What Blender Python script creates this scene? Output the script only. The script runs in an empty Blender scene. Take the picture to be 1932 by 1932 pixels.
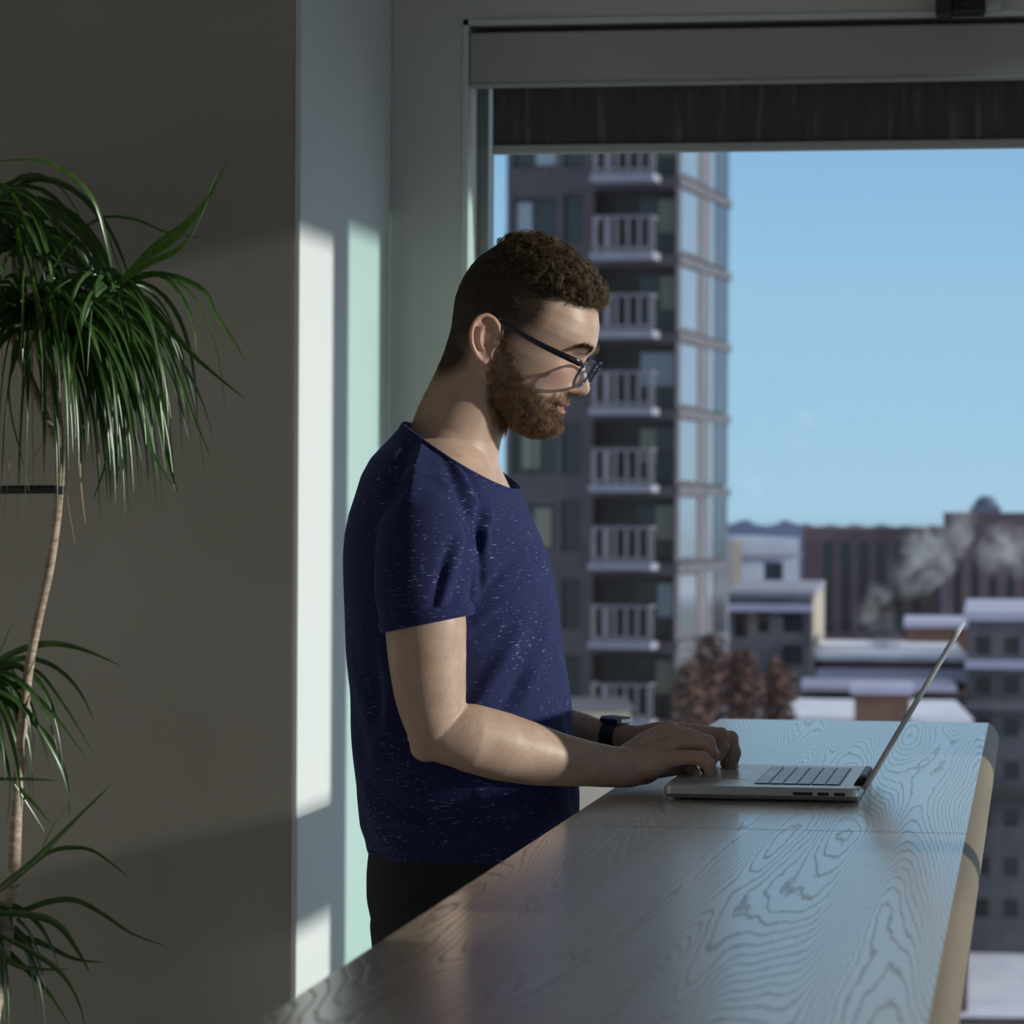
import bpy, bmesh, math, random
import numpy as np
from math import radians, sin, cos, pi, sqrt, tan, exp
from mathutils import Vector, Matrix
from mathutils.bvhtree import BVHTree
random.seed(7); rng = np.random.default_rng(7)
SC = bpy.context.scene
COL = SC.collection

# ------------------------------------------------------------------ camera
FPX = 6200.0; YAW = radians(8.97); ROLL = radians(0.3); CAMZ = 1.455
CR = Matrix.Rotation(YAW, 3, 'Z') @ Matrix.Rotation(pi / 2, 3, 'X') @ Matrix.Rotation(ROLL, 3, 'Z')
CAM = Vector((0, 0, CAMZ))
cd = bpy.data.cameras.new('camera'); camo = bpy.data.objects.new('camera', cd); COL.objects.link(camo)
camo.matrix_world = Matrix.Translation(CAM) @ CR.to_4x4()
cd.sensor_width = 15.6; cd.sensor_fit = 'HORIZONTAL'; cd.lens = 15.6 * FPX / 1932
cd.dof.use_dof = True; cd.dof.focus_distance = 4.12; cd.dof.aperture_fstop = 4.9
cd.clip_end = 2000; cd.clip_start = .05
SC.camera = camo
SC.view_settings.view_transform = 'Standard'; SC.view_settings.look = 'None'
SC.view_settings.gamma = 1; SC.view_settings.exposure = 0.0; SC.view_settings.use_curve_mapping = False

# ------------------------------------------------------------------ sky
W = bpy.data.worlds.new('sky'); SC.world = W; W.use_nodes = True
nt = W.node_tree; nt.nodes.clear()
out = nt.nodes.new('ShaderNodeOutputWorld'); bg = nt.nodes.new('ShaderNodeBackground')
tc = nt.nodes.new('ShaderNodeTexCoord'); sx = nt.nodes.new('ShaderNodeSeparateXYZ')
rp = nt.nodes.new('ShaderNodeValToRGB')
nt.links.new(tc.outputs['Generated'], sx.inputs[0]); nt.links.new(sx.outputs['Z'], rp.inputs[0])
el = rp.color_ramp.elements
el[0].position = 0.0; el[0].color = (.44, .66, .86, 1)
el[1].position = 1.0; el[1].color = (.50, .56, .66, 1)
for p_, c_ in ((.03, (.40, .64, .87)), (.075, (.36, .60, .86)), (.115, (.28, .53, .82)), (.16, (.46, .58, .70)), (.35, (.55, .63, .75))):
    e_ = el.new(p_); e_.color = (*c_, 1)
lo = nt.nodes.new('ShaderNodeMapRange'); lo.inputs['From Min'].default_value = -.02; lo.inputs['From Max'].default_value = 0
nt.links.new(sx.outputs['Z'], lo.inputs[0])
mx = nt.nodes.new('ShaderNodeMix'); mx.data_type = 'RGBA'
nt.links.new(lo.outputs[0], mx.inputs[0]); mx.inputs[6].default_value = (.24, .24, .27, 1)
nt.links.new(rp.outputs[0], mx.inputs[7]); nt.links.new(mx.outputs[2], bg.inputs[0])
bg.inputs[1].default_value = 1.0; nt.links.new(bg.outputs[0], out.inputs[0])

# ------------------------------------------------------------------ sun (low winter sun from the right)
SUN_A = radians(-3.0); SUN_E = radians(13.0)     # azimuth from +X towards +Y, elevation
SUNDIR = Vector((cos(SUN_E) * cos(SUN_A), cos(SUN_E) * sin(SUN_A), sin(SUN_E)))
sd = bpy.data.lights.new('sun', 'SUN'); so = bpy.data.objects.new('sun', sd); COL.objects.link(so)
sd.energy = 3.9; sd.color = (1.0, .95, .88); sd.angle = radians(.9)
so.rotation_euler = SUNDIR.to_track_quat('Z', 'Y').to_euler(); so.location = (8, 0, 8)

# ------------------------------------------------------------------ projection helpers (photo pixel -> point in the room)
def ray(px, py): return CR @ Vector(((px - 966) / FPX, (966 - py) / FPX, -1))
def P(px, py, d): return CAM + ray(px, py) * d
def on(px, py, ax, v):
    r = ray(px, py); return CAM + r * ((v - CAM[ax]) / r[ax])
MANY = 4.214
def S(px, py, off=0.0): return on(px, py, 1, MANY + off)
def tab(v, xs, ys): return float(np.interp(v, xs, ys))

# ------------------------------------------------------------------ materials
def mat(name, col=(.5, .5, .5), rough=.6, metal=0., spec=.5, **k):
    m = bpy.data.materials.new(name); m.use_nodes = True
    b = m.node_tree.nodes['Principled BSDF']
    b.inputs['Base Color'].default_value = (*col, 1); b.inputs['Roughness'].default_value = rough
    b.inputs['Metallic'].default_value = metal; b.inputs['Specular IOR Level'].default_value = spec
    for kk, v in k.items(): b.inputs[kk.replace('_', ' ')].default_value = v
    return m
def N(m, t): return m.node_tree.nodes.new(t)
def LK(m, a, b): m.node_tree.links.new(a, b)
def PB(m): return m.node_tree.nodes['Principled BSDF']
def noise(m, scale=10, detail=3, vec=None, rough=.5, dist=0):
    n = N(m, 'ShaderNodeTexNoise'); n.inputs['Scale'].default_value = scale; n.inputs['Detail'].default_value = detail
    n.inputs['Roughness'].default_value = rough; n.inputs['Distortion'].default_value = dist
    if vec: LK(m, vec, n.inputs['Vector'])
    return n
def mapping(m, sc=(1, 1, 1), rot=(0, 0, 0)):
    t = N(m, 'ShaderNodeTexCoord'); mp = N(m, 'ShaderNodeMapping')
    mp.inputs['Scale'].default_value = sc; mp.inputs['Rotation'].default_value = rot
    LK(m, t.outputs['Object'], mp.inputs[0]); return mp.outputs[0]
def ramp(m, fac, stops):
    r = N(m, 'ShaderNodeValToRGB'); LK(m, fac, r.inputs[0]); e = r.color_ramp.elements
    e[0].position = stops[0][0]; e[0].color = (*stops[0][1], 1); e[1].position = stops[-1][0]; e[1].color = (*stops[-1][1], 1)
    for p, c in stops[1:-1]: x = e.new(p); x.color = (*c, 1)
    return r.outputs[0]
def bump(m, h, s=.3, d=.01):
    b = N(m, 'ShaderNodeBump'); b.inputs['Strength'].default_value = s; b.inputs['Distance'].default_value = d
    LK(m, h, b.inputs['Height']); LK(m, b.outputs[0], PB(m).inputs['Normal']); return b
def nmat(name, c1, c2, scale=8, rough=.7, sc=(1, 1, 1), bs=0, bd=.002, detail=3, **k):
    m = mat(name, c1, rough, **k); n = noise(m, scale, detail, mapping(m, sc))
    LK(m, ramp(m, n.outputs[0], [(.35, c1), (.65, c2)]), PB(m).inputs['Base Color'])
    if bs: bump(m, n.outputs[0], bs, bd)
    return m

M = {}
M['paint'] = nmat('wall_paint', (.62, .60, .56), (.65, .63, .59), 3, .75, bs=.05)
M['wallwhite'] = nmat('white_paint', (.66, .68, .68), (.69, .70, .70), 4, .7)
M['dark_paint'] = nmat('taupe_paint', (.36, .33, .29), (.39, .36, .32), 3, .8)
M['ceil'] = nmat('ceiling_paint', (.5, .5, .48), (.54, .54, .52), 3, .9)
M['floor'] = nmat('floor_carpet', (.20, .18, .16), (.26, .24, .21), 90, .95)
M['alu'] = nmat('window_metal', (.30, .33, .31), (.34, .37, .35), 5, .5)
M['blindcase'] = nmat('blind_metal', (.40, .38, .36), (.44, .42, .40), 3, .6)
M['black'] = nmat('black_plastic', (.012, .012, .014), (.02, .02, .022), 20, .45)
M['whiteplastic'] = nmat('pale_plastic', (.5, .5, .48), (.56, .56, .54), 20, .5)
M['silver'] = nmat('brushed_aluminium', (.55, .56, .58), (.60, .61, .63), 60, .33, metal=.6)
M['keys'] = nmat('key_plastic', (.10, .10, .115), (.12, .12, .135), 30, .28, spec=.8)
M['pad'] = nmat('trackpad_glass', (.58, .58, .57), (.62, .62, .61), 20, .22)
M['screen'] = mat('screen_glass', (.01, .01, .012), .12)
M['snow'] = nmat('snow', (.62, .62, .74), (.80, .80, .90), .4, .85)
M['trouser'] = nmat('black_denim', (.006, .007, .010), (.010, .011, .015), 60, .85, bs=.1)
M['shoe'] = nmat('shoe_leather', (.02, .015, .012), (.03, .022, .018), 30, .4)
M['trunk'] = nmat('trunk_bark', (.30, .22, .16), (.52, .42, .33), 60, .8, (1, 1, 2.5), .5, .002)
M['pot'] = nmat('pot_ceramic', (.35, .34, .33), (.4, .39, .38), 10, .4)
M['soil'] = nmat('potting_soil', (.02, .014, .01), (.05, .035, .025), 60, .95, bs=.5)

# blind fabric: woven, slightly streaked
m = mat('blind_fabric', (.055, .052, .048), .9); M['fabric'] = m
n1 = noise(m, 60, 3, mapping(m, (1, 1, .08))); n2 = noise(m, 1200, 1, mapping(m, (1, 1, 1)))
LK(m, ramp(m, n1.outputs[0], [(.35, (.068, .064, .059)), (.6, (.085, .08, .074)), (.72, (.15, .14, .13))]), PB(m).inputs['Base Color'])
bump(m, n2.outputs[0], .3, .001)

# glass panes
def glass(name, tint=(.95, .98, .97), refl=.04):
    m = bpy.data.materials.new(name); m.use_nodes = True; t = m.node_tree; t.nodes.clear()
    o = t.nodes.new('ShaderNodeOutputMaterial'); mi = t.nodes.new('ShaderNodeMixShader')
    tr = t.nodes.new('ShaderNodeBsdfTransparent'); tr.inputs[0].default_value = (*tint, 1)
    g = t.nodes.new('ShaderNodeBsdfGlossy'); g.inputs['Roughness'].default_value = .02
    mi.inputs[0].default_value = refl
    t.links.new(tr.outputs[0], mi.inputs[1]); t.links.new(g.outputs[0], mi.inputs[2]); t.links.new(mi.outputs[0], o.inputs[0])
    return m
M['glass'] = glass('window_glass'); M['lens'] = glass('spectacle_lens', (.93, .94, .97), .07)

# oak with contour-like open grain
def wood():
    m = mat('oak_veneer', (.3, .24, .19), .3, spec=.6); PB(m).inputs['Coat Weight'].default_value = .55; PB(m).inputs['Coat Roughness'].default_value = .16
    v = mapping(m, (1, .05, 1)); n = noise(m, 7.5, 1.6, v, .36, .15)
    mul = N(m, 'ShaderNodeMath'); mul.operation = 'MULTIPLY'; LK(m, n.outputs[0], mul.inputs[0]); mul.inputs[1].default_value = 84
    n3 = noise(m, 90, 2, mapping(m, (1, .10, 1))); ad = N(m, 'ShaderNodeMath'); ad.operation = 'MULTIPLY_ADD'
    LK(m, n3.outputs[0], ad.inputs[0]); ad.inputs[1].default_value = .9; LK(m, mul.outputs[0], ad.inputs[2])
    fr = N(m, 'ShaderNodeMath'); fr.operation = 'PINGPONG'; fr.inputs[1].default_value = .5; LK(m, ad.outputs[0], fr.inputs[0])
    n2 = noise(m, 260, 2, mapping(m, (1, .12, 1)))
    sm = N(m, 'ShaderNodeMath'); sm.operation = 'MULTIPLY_ADD'; LK(m, n2.outputs[0], sm.inputs[0]); sm.inputs[1].default_value = .22; LK(m, fr.outputs[0], sm.inputs[2])
    line = ramp(m, sm.outputs[0], [(.11, (0, 0, 0)), (.27, (1, 1, 1))])      # 0 in the pores
    tone = ramp(m, n.outputs[0], [(.3, (.40, .31, .225)), (.7, (.48, .385, .285))])
    mixc = N(m, 'ShaderNodeMix'); mixc.data_type = 'RGBA'; LK(m, line, mixc.inputs[0])
    mixc.inputs[6].default_value = (.27, .20, .145, 1); LK(m, tone, mixc.inputs[7]); LK(m, mixc.outputs[2], PB(m).inputs['Base Color'])
    rr = ramp(m, line, [(0, (.36, .36, .36)), (1, (.22, .22, .22))]); LK(m, rr, PB(m).inputs['Roughness']); cw_ = ramp(m, line, [(0, (.28, .28, .28)), (1, (.6, .6, .6))]); LK(m, cw_, PB(m).inputs['Coat Weight'])
    bump(m, line, .25, .0005)
    return m
M['wood'] = wood()

# ------------------------------------------------------------------ mesh helpers
def link(o, parent=None):
    COL.objects.link(o)
    if parent is not None: o.parent = parent
    return o
def tag(o, label=None, cat=None, group=None, kind=None):
    if label: o['label'] = label
    if cat: o['category'] = cat
    if group: o['group'] = group
    if kind: o['kind'] = kind
    return o
def empty(name, loc=(0, 0, 0), label=None, cat=None, group=None):
    o = bpy.data.objects.new(name, None); o.empty_display_size = .1; link(o); o.location = loc
    bpy.context.view_layer.update()
    return tag(o, label, cat, group)

class MB:
    def __init__(s): s.v = []; s.f = []
    def add(s, vs, fs):
        b = len(s.v); s.v += [tuple(v) for v in vs]; s.f += [tuple(i + b for i in f) for f in fs]; return s
    def box(s, a, b, fr=None):
        x0, y0, z0 = a; x1, y1, z1 = b
        vs = [(x0, y0, z0), (x1, y0, z0), (x1, y1, z0), (x0, y1, z0), (x0, y0, z1), (x1, y0, z1), (x1, y1, z1), (x0, y1, z1)]
        if fr: vs = [fr(*v) for v in vs]
        return s.add(vs, [(0, 3, 2, 1), (4, 5, 6, 7), (0, 1, 5, 4), (1, 2, 6, 5), (2, 3, 7, 6), (3, 0, 4, 7)])
    def loft(s, rings, cap=True):
        n = len(rings[0]); b = len(s.v)
        for r in rings: s.v += [tuple(p) for p in r]
        for i in range(len(rings) - 1):
            for j in range(n):
                k = (j + 1) % n
                s.f.append((b + i * n + j, b + i * n + k, b + (i + 1) * n + k, b + (i + 1) * n + j))
        if cap:
            s.f.append(tuple(b + j for j in range(n))[::-1]); e = b + (len(rings) - 1) * n
            s.f.append(tuple(e + j for j in range(n)))
        return s
    def tube(s, pts, rad, n=16, ref=(0, 0, 1), sub=1, cap=True, round_end=True):
        pts = [Vector(p) for p in pts]; rad = [(r, r) if not hasattr(r, '__len__') else tuple(r) for r in rad]
        if sub > 1:
            Q, R = [], []
            for i in range(len(pts) - 1):
                p0 = pts[max(i - 1, 0)]; p1 = pts[i]; p2 = pts[i + 1]; p3 = pts[min(i + 2, len(pts) - 1)]
                for k in range(sub):
                    t = k / sub
                    Q.append(.5 * ((2 * p1) + (p2 - p0) * t + (2 * p0 - 5 * p1 + 4 * p2 - p3) * t * t + (3 * p1 - p0 - 3 * p2 + p3) * t ** 3))
                    R.append(tuple(rad[i][a] * (1 - t) + rad[i + 1][a] * t for a in (0, 1)))
            Q.append(pts[-1]); R.append(rad[-1]); pts, rad = Q, R
        if round_end:
            t0 = (pts[0] - pts[1]).normalized(); t1 = (pts[-1] - pts[-2]).normalized()
            a = []; ra = []; z = []; rz = []
            for ang in (15, 40, 65):
                c = cos(radians(ang)); si = sin(radians(ang))
                a.append(pts[0] + t0 * (sum(rad[0]) / 2 * c)); ra.append((rad[0][0] * si, rad[0][1] * si))
                z.append(pts[-1] + t1 * (sum(rad[-1]) / 2 * c)); rz.append((rad[-1][0] * si, rad[-1][1] * si))
            pts = a + pts + z[::-1]; rad = ra + rad + rz[::-1]
        rings = []; ref = Vector(ref)
        for i, p in enumerate(pts):
            T = (pts[min(i + 1, len(pts) - 1)] - pts[max(i - 1, 0)]).normalized()
            A = ref - T * ref.dot(T)
            if A.length < 1e-4: A = Vector((1, 0, 0)) - T * T.x
            A.normalize(); B = T.cross(A)
            rings.append([p + A * (rad[i][0] * cos(2 * pi * j / n)) + B * (rad[i][1] * sin(2 * pi * j / n)) for j in range(n)])
        return s.loft(rings, cap)
    def ell(s, c, ax, r, n=20, k=12):
        A = [Vector(a).normalized() for a in ax]; c = Vector(c); rings = []
        for i in range(1, k):
            th = pi * i / k
            rings.append([c + A[2] * (r[2] * cos(th)) + A[0] * (r[0] * sin(th) * cos(2 * pi * j / n)) + A[1] * (r[1] * sin(th) * sin(2 * pi * j / n)) for j in range(n)])
        return s.loft(rings)
    def mesh(s, name):
        me = bpy.data.meshes.new(name); me.from_pydata(s.v, [], s.f); return me
    def build(s, name, m, parent=None, smooth=False, bevel=0, seg=2):
        me = s.mesh(name); me.materials.append(m)
        if parent is not None:
            inv = parent.matrix_world.inverted() if parent.parent is None else Matrix.Translation(-Vector(wloc(parent)))
            inv = Matrix.Translation(-wloc(parent)); me.transform(inv)
        if smooth: me.polygons.foreach_set('use_smooth', [True] * len(me.polygons))
        bmx = bmesh.new(); bmx.from_mesh(me); bmesh.ops.recalc_face_normals(bmx, faces=bmx.faces); bmx.to_mesh(me); bmx.free()
        o = bpy.data.objects.new(name, me); link(o, parent)
        if bevel:
            b = o.modifiers.new('b', 'BEVEL'); b.width = bevel; b.segments = seg; b.limit_method = 'ANGLE'
        return o
def wloc(o):
    v = Vector(o.location)
    while o.parent is not None: o = o.parent; v = v + Vector(o.location)
    return v
def struct(mb, name, m, **k): return tag(mb.build(name, m, **k), kind='structure')
def evalmesh(o):
    dg = bpy.context.evaluated_depsgraph_get(); dg.update()
    return bpy.data.meshes.new_from_object(o.evaluated_get(dg))
def remesh(mb, voxel, smooth=6, fac=.5):
    me = mb.mesh('tmp'); b = bmesh.new(); b.from_mesh(me)
    bmesh.ops.recalc_face_normals(b, faces=b.faces); b.to_mesh(me); b.free()
    o = bpy.data.objects.new('tmp', me); COL.objects.link(o)
    r = o.modifiers.new('r', 'REMESH'); r.mode = 'VOXEL'; r.voxel_size = voxel; r.use_smooth_shade = True
    if smooth:
        s_ = o.modifiers.new('s', 'SMOOTH'); s_.factor = fac; s_.iterations = smooth
    res = evalmesh(o); bpy.data.objects.remove(o); bpy.data.meshes.remove(me)
    return res
def getv(me):
    a = np.empty(len(me.vertices) * 3); me.vertices.foreach_get('co', a); return a.reshape(-1, 3)
def setv(me, a): me.vertices.foreach_set('co', np.ascontiguousarray(a).ravel()); me.update()
def obj(name, me, m, parent=None):
    me.materials.clear(); me.materials.append(m)
    if parent is not None: me.transform(Matrix.Translation(-wloc(parent)))
    return link(bpy.data.objects.new(name, me), parent)
def strands(Pts, Rad, sides=3):
    """Pts (n,k,3), Rad (n,k) -> vertices, faces of thin tapered tubes"""
    n, k, _ = Pts.shape; T = np.gradient(Pts, axis=1); T /= np.linalg.norm(T, axis=2, keepdims=True) + 1e-12
    ref = np.tile(np.array([.3, .5, .81]), (n, k, 1)); A = np.cross(T, ref); A /= np.linalg.norm(A, axis=2, keepdims=True) + 1e-9
    B = np.cross(T, A); ang = np.arange(sides) * 2 * pi / sides
    V = Pts[:, :, None, :] + Rad[:, :, None, None] * (A[:, :, None, :] * np.cos(ang)[None, None, :, None] + B[:, :, None, :] * np.sin(ang)[None, None, :, None])
    idx = np.arange(n * k * sides).reshape(n, k, sides); a = idx[:, :-1, :]; b = idx[:, 1:, :]
    F = np.stack([a, np.roll(a, -1, 2), np.roll(b, -1, 2), b], -1).reshape(-1, 4)
    return V.reshape(-1, 3), F
def npmesh(name, V, F):
    me = bpy.data.meshes.new(name); me.vertices.add(len(V)); me.vertices.foreach_set('co', V.ravel())
    me.loops.add(F.size); me.loops.foreach_set('vertex_index', F.ravel().astype(np.int32))
    me.polygons.add(len(F)); me.polygons.foreach_set('loop_start', (np.arange(len(F)) * F.shape[1]).astype(np.int32))
    me.polygons.foreach_set('use_smooth', np.ones(len(F), bool)); me.update(calc_edges=True); me.validate(); return me
def inpoly(x, y, poly):
    c = np.zeros(np.shape(x), bool); n = len(poly)
    for i in range(n):
        x0, y0 = poly[i]; x1, y1 = poly[(i + 1) % n]
        cond = ((y0 > y) != (y1 > y)) & (x < (x1 - x0) * (y - y0) / ((y1 - y0) or 1e-9) + x0); c ^= cond
    return c
def edgedist(x, y, poly):
    d = np.full(np.shape(x), 1e9)
    for i in range(len(poly)):
        x0, y0 = poly[i]; x1, y1 = poly[(i + 1) % len(poly)]; dx, dy = x1 - x0, y1 - y0
        t = np.clip(((x - x0) * dx + (y - y0) * dy) / (dx * dx + dy * dy + 1e-9), 0, 1)
        d = np.minimum(d, np.hypot(x - x0 - t * dx, y - y0 - t * dy))
    return d

exec_parts = []
# ================================================================== ROOM
ZC = 3.1; WX = 1.7; XW = -1.217; YC = 5.41; YW = 6.2; YO = 6.5
struct(MB().box((-3.3, -3.2, -.1), (WX + .3, YO, 0)), 'floor', M['floor'])
struct(MB().box((-3.3, -3.2, ZC), (WX + .3, YO, ZC + .1)), 'ceiling', M['ceil'])
struct(MB().box((-3.3, -3.2, 0), (-3.2, YC, ZC)), 'wall_left', M['paint'])
struct(MB().box((-3.2, -3.2, 0), (WX, -3.1, ZC)), 'wall_back', M['paint'])
# protruding pier: its face to the room carries taupe paint, its return side white paint
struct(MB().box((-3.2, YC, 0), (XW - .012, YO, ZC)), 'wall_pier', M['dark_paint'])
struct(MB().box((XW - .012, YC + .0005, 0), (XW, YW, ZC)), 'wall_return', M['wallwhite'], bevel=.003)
OX = -1.0675; ZS = .38; ZT = 2.386
b = MB(); b.box((XW, YW, 0), (OX, YO, ZC)); b.box((OX, YW, ZT), (WX, YO, ZC)); b.box((OX, YW, 0), (WX, YO, ZS))
struct(b, 'wall_window', M['paint'])
b = MB(); b.box((OX - .012, YW - .004, ZT), (WX, YW, ZT + .010)); b.box((OX - .010, YW - .004, ZS), (OX, YW, ZT + .010))
struct(b, 'trim_1', M['wallwhite'])
# main window: frame + pane
w1 = empty('window_1', (0, 6.33, ZS)); tag(w1, kind='structure')
b = MB(); b.box((OX, 6.31, ZS), (OX + .0215, 6.38, ZT)); b.box((OX, 6.31, ZT - .03), (WX - .05, 6.38, ZT)); b.box((OX, 6.31, ZS), (WX - .05, 6.38, ZS + .04))
b.box((.42, 6.31, ZS), (.48, 6.38, ZT)); b.build('window_frame', M['alu'], w1, bevel=.002)
MB().box((OX + .02, 6.342, ZS + .03), (WX - .05, 6.350, ZT - .02)).build('window_pane', M['glass'], w1)
# unseen right-hand window wall: bays and slot shaped to cast the sun patches
OPEN = [(-2.9, -.3, .0, 2.8), (-.1, 1.4, .0, 2.8), (1.5, 3.38, .12, 1.55), (2.55, 2.76, 1.60, 1.72), (3.50, 4.80, .12, 1.55), (3.50, 4.80, 1.66, 2.78), (4.92, 5.52, 1.62, 2.62), (5.65, 5.935, .12, 2.66), (6.05, 6.19, .12, 2.72), (4.92, 5.52, .12, 1.44)]
def wall_holes(mb, y0, y1, z0, z1, holes, x0, x1):
    ys = sorted({y0, y1, *[h[0] for h in holes], *[h[1] for h in holes]}); zs = sorted({z0, z1, *[h[2] for h in holes], *[h[3] for h in holes]})
    for i in range(len(ys) - 1):
        run = None
        for j in range(len(zs) - 1):
            cy = (ys[i] + ys[i + 1]) / 2; cz = (zs[j] + zs[j + 1]) / 2
            solid = not any(h[0] < cy < h[1] and h[2] < cz < h[3] for h in holes)
            if solid: run = run or zs[j]
            if solid and run is None: run = zs[j]
            if not solid and run is not None: mb.box((x0, ys[i], run), (x1, ys[i + 1], zs[j])); run = None
        if run is not None: mb.box((x0, ys[i], run), (x1, ys[i + 1], z1))
b = MB(); wall_holes(b, -3.2, YO, 0.001, ZC, [(h[0], h[1], max(h[2], .12), h[3]) for h in OPEN], WX, WX + .09)
struct(b, 'wall_right', M['paint'])
MB().box((WX + .04, -3.0, .1), (WX + .05, 5.55, 2.82)).build('window_2', M['glass'])['kind'] = 'structure'
M['greenglass'] = glass('green_tinted_glass', (.72, .89, .85), .05)  # green tint added to colour the sun strip this unseen pane throws
MB().box((WX + .04, 5.56, .1), (WX + .05, 6.2, 2.82)).build('window_3', M['greenglass'])['kind'] = 'structure'

# roller blind
rb = empty('roller_blind', (0, 6.25, 2.27), 'grey roller blind drawn part way down inside the top of the window', 'blind')
xr = WX - .08
b = MB(); b.box((OX + .001, 6.205, 2.276), (xr, 6.30, 2.372)); b.box((OX + .005, 6.203, 2.268), (xr, 6.23, 2.277))
b.build('cassette', M['blindcase'], rb, bevel=.003)
MB().box((-1.030, 6.262, 2.158), (xr, 6.2635, 2.28)).build('blind_fabric', M['fabric'], rb)
MB().box((-1.030, 6.254, 2.145), (xr, 6.272, 2.163)).build('bottom_bar', M['blindcase'], rb, bevel=.004)
# bracket device above the window
c0 = on(1765, 28, 1, 6.1); c1 = on(1845, 20, 1, 6.1); c2 = on(1888, 14, 1, 6.1); dz = .16
dv = empty('wall_device', (c0.x, 6.19, c0.z), 'black bracket with small pale box fixed to the wall above the blind', 'bracket')
b = MB(); b.box((c0.x, 6.10, c0.z + .003), (c0.x + .028, 6.199, c0.z + dz)); b.box((c0.x + .028, 6.12, c0.z + .010), (c1.x + .01, 6.199, c0.z + dz))
b.box((c0.x + .05, 6.09, c0.z + .018), (c0.x + .066, 6.12, c0.z + dz)); b.build('bracket', M['black'], dv, bevel=.002)
b = MB(); b.box((c1.x + .012, 6.14, c0.z + .016), (c2.x, 6.199, c0.z + dz)); b.build('pale_box', M['whiteplastic'], dv, bevel=.002)

# ================================================================== COUNTER TABLE
TX0, TX1, TZ = -.545, -.052, 1.10; TYF = 5.665; SEAM = 3.69; TH = .045
tb = empty('counter_table', (-.3, 3.6, 0), 'long narrow bar-height oak counter running to the window', 'table')
def slab(y0, y1, endround):
    b = MB(); rings = []; r = .020; n = 6
    def prof(dx, dzz=0):
        pr = []
        R2 = .034; q = sin(radians(60)); n = 9
        for k in range(n + 1): a = radians(60 * k / n); pr.append((TX1 - R2 + (R2 - dx) * cos(a), TZ - R2 * q + (R2 - dx) * sin(a)))
        for k in range(n + 1): a = radians(120 + 60 * k / n); pr.append((TX0 + R2 + (R2 - dx) * cos(a), TZ - R2 * q + (R2 - dx) * sin(a)))
        for (cx, cz, a0) in ((TX0 + .01, TZ - TH + .01, 180), (TX1 - .01, TZ - TH + .01, 270)):
            for k in range(n + 1):
                r = .01; a = radians(a0 + 90 * k / n); pr.append((cx + (r - dx) * cos(a), cz + (r - dx) * sin(a)))
        return pr
    ends = [(y0, .0012), (y0 + .0012, 0), (y1 - .0012, 0), (y1, .0012)]
    if endround: ends = ends[:2] + [(y1 - .006, 0), (y1 - .002, .002), (y1, .006)]
    for y, dx in ends: rings.append([(x, y, z) for x, z in prof(dx)])
    return b.loft(rings)
o1 = slab(SEAM + .0006, TYF, True).build('top_panel', M['wood'], tb, smooth=True)
o2 = slab(-.4, SEAM - .0006, False).build('top_panel', M['wood'], tb, smooth=True)
M['woodedge'] = nmat('oak_edge_dimmed', (.145, .105, .06), (.195, .14, .083), 12, .55, (1, .1, 1))  # edge oak darkened in colour to offset the sun falling on it
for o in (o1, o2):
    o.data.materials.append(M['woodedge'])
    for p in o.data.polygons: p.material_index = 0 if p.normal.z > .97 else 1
    e = o.modifiers.new('e', 'EDGE_SPLIT'); e.split_angle = radians(22)
for y in (-.1, 1.6, 3.4, 5.3):
    b = MB(); b.box((TX0 + .09, y, 0), (TX0 + .13, y + .05, TZ - TH)); b.box((TX1 - .13, y, 0), (TX1 - .09, y + .05, TZ - TH)); b.box((TX0 + .13, y, .12), (TX1 - .13, y + .05, .16))
    b.build('leg', M['black'], tb)

# ================================================================== LAPTOP
LX0, LX1, LY0, LY1 = -.447, -.206, 4.045, 4.408; LZ = 1.1180
lp = empty('laptop', ((LX0 + LX1) / 2, (LY0 + LY1) / 2, TZ), 'open silver laptop with dark keys standing on the oak counter', 'laptop')
def rrect(x0, x1, y0, y1, r, n=5):
    q = []
    for cx, cy, a0 in ((x1 - r, y1 - r, 0), (x0 + r, y1 - r, 90), (x0 + r, y0 + r, 180), (x1 - r, y0 + r, 270)):
        for k in range(n + 1):
            a = radians(a0 + 90 * k / n); q.append((cx + r * cos(a), cy + r * sin(a)))
    return q
b = MB(); rings = []
for z, i_ in ((TZ + .0015, .010), (TZ + .0035, .004), (TZ + .008, 0), (LZ - .0012, 0), (LZ, .0012)):
    rings.append([(x, y, z) for x, y in rrect(LX0 + i_, LX1 - i_ * .2, LY0 + i_, LY1 - i_, .009)])
base = b.loft(rings).build('base', M['silver'], lp, smooth=True); base.modifiers.new('e', 'EDGE_SPLIT').split_angle = radians(35)
for fx in (LX0 + .03, LX1 - .03):
    for fy in (LY0 + .03, LY1 - .03):
        MB().tube([(fx, fy, TZ), (fx, fy, TZ + .002)], [.007, .007], 12, (1, 0, 0), round_end=False).build('rubber_foot', M['black'], lp)
MB().box((LX0 + .022, 4.155, LZ), (LX0 + .092, 4.297, LZ + .0004)).build('trackpad', M['pad'], lp)
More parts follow.
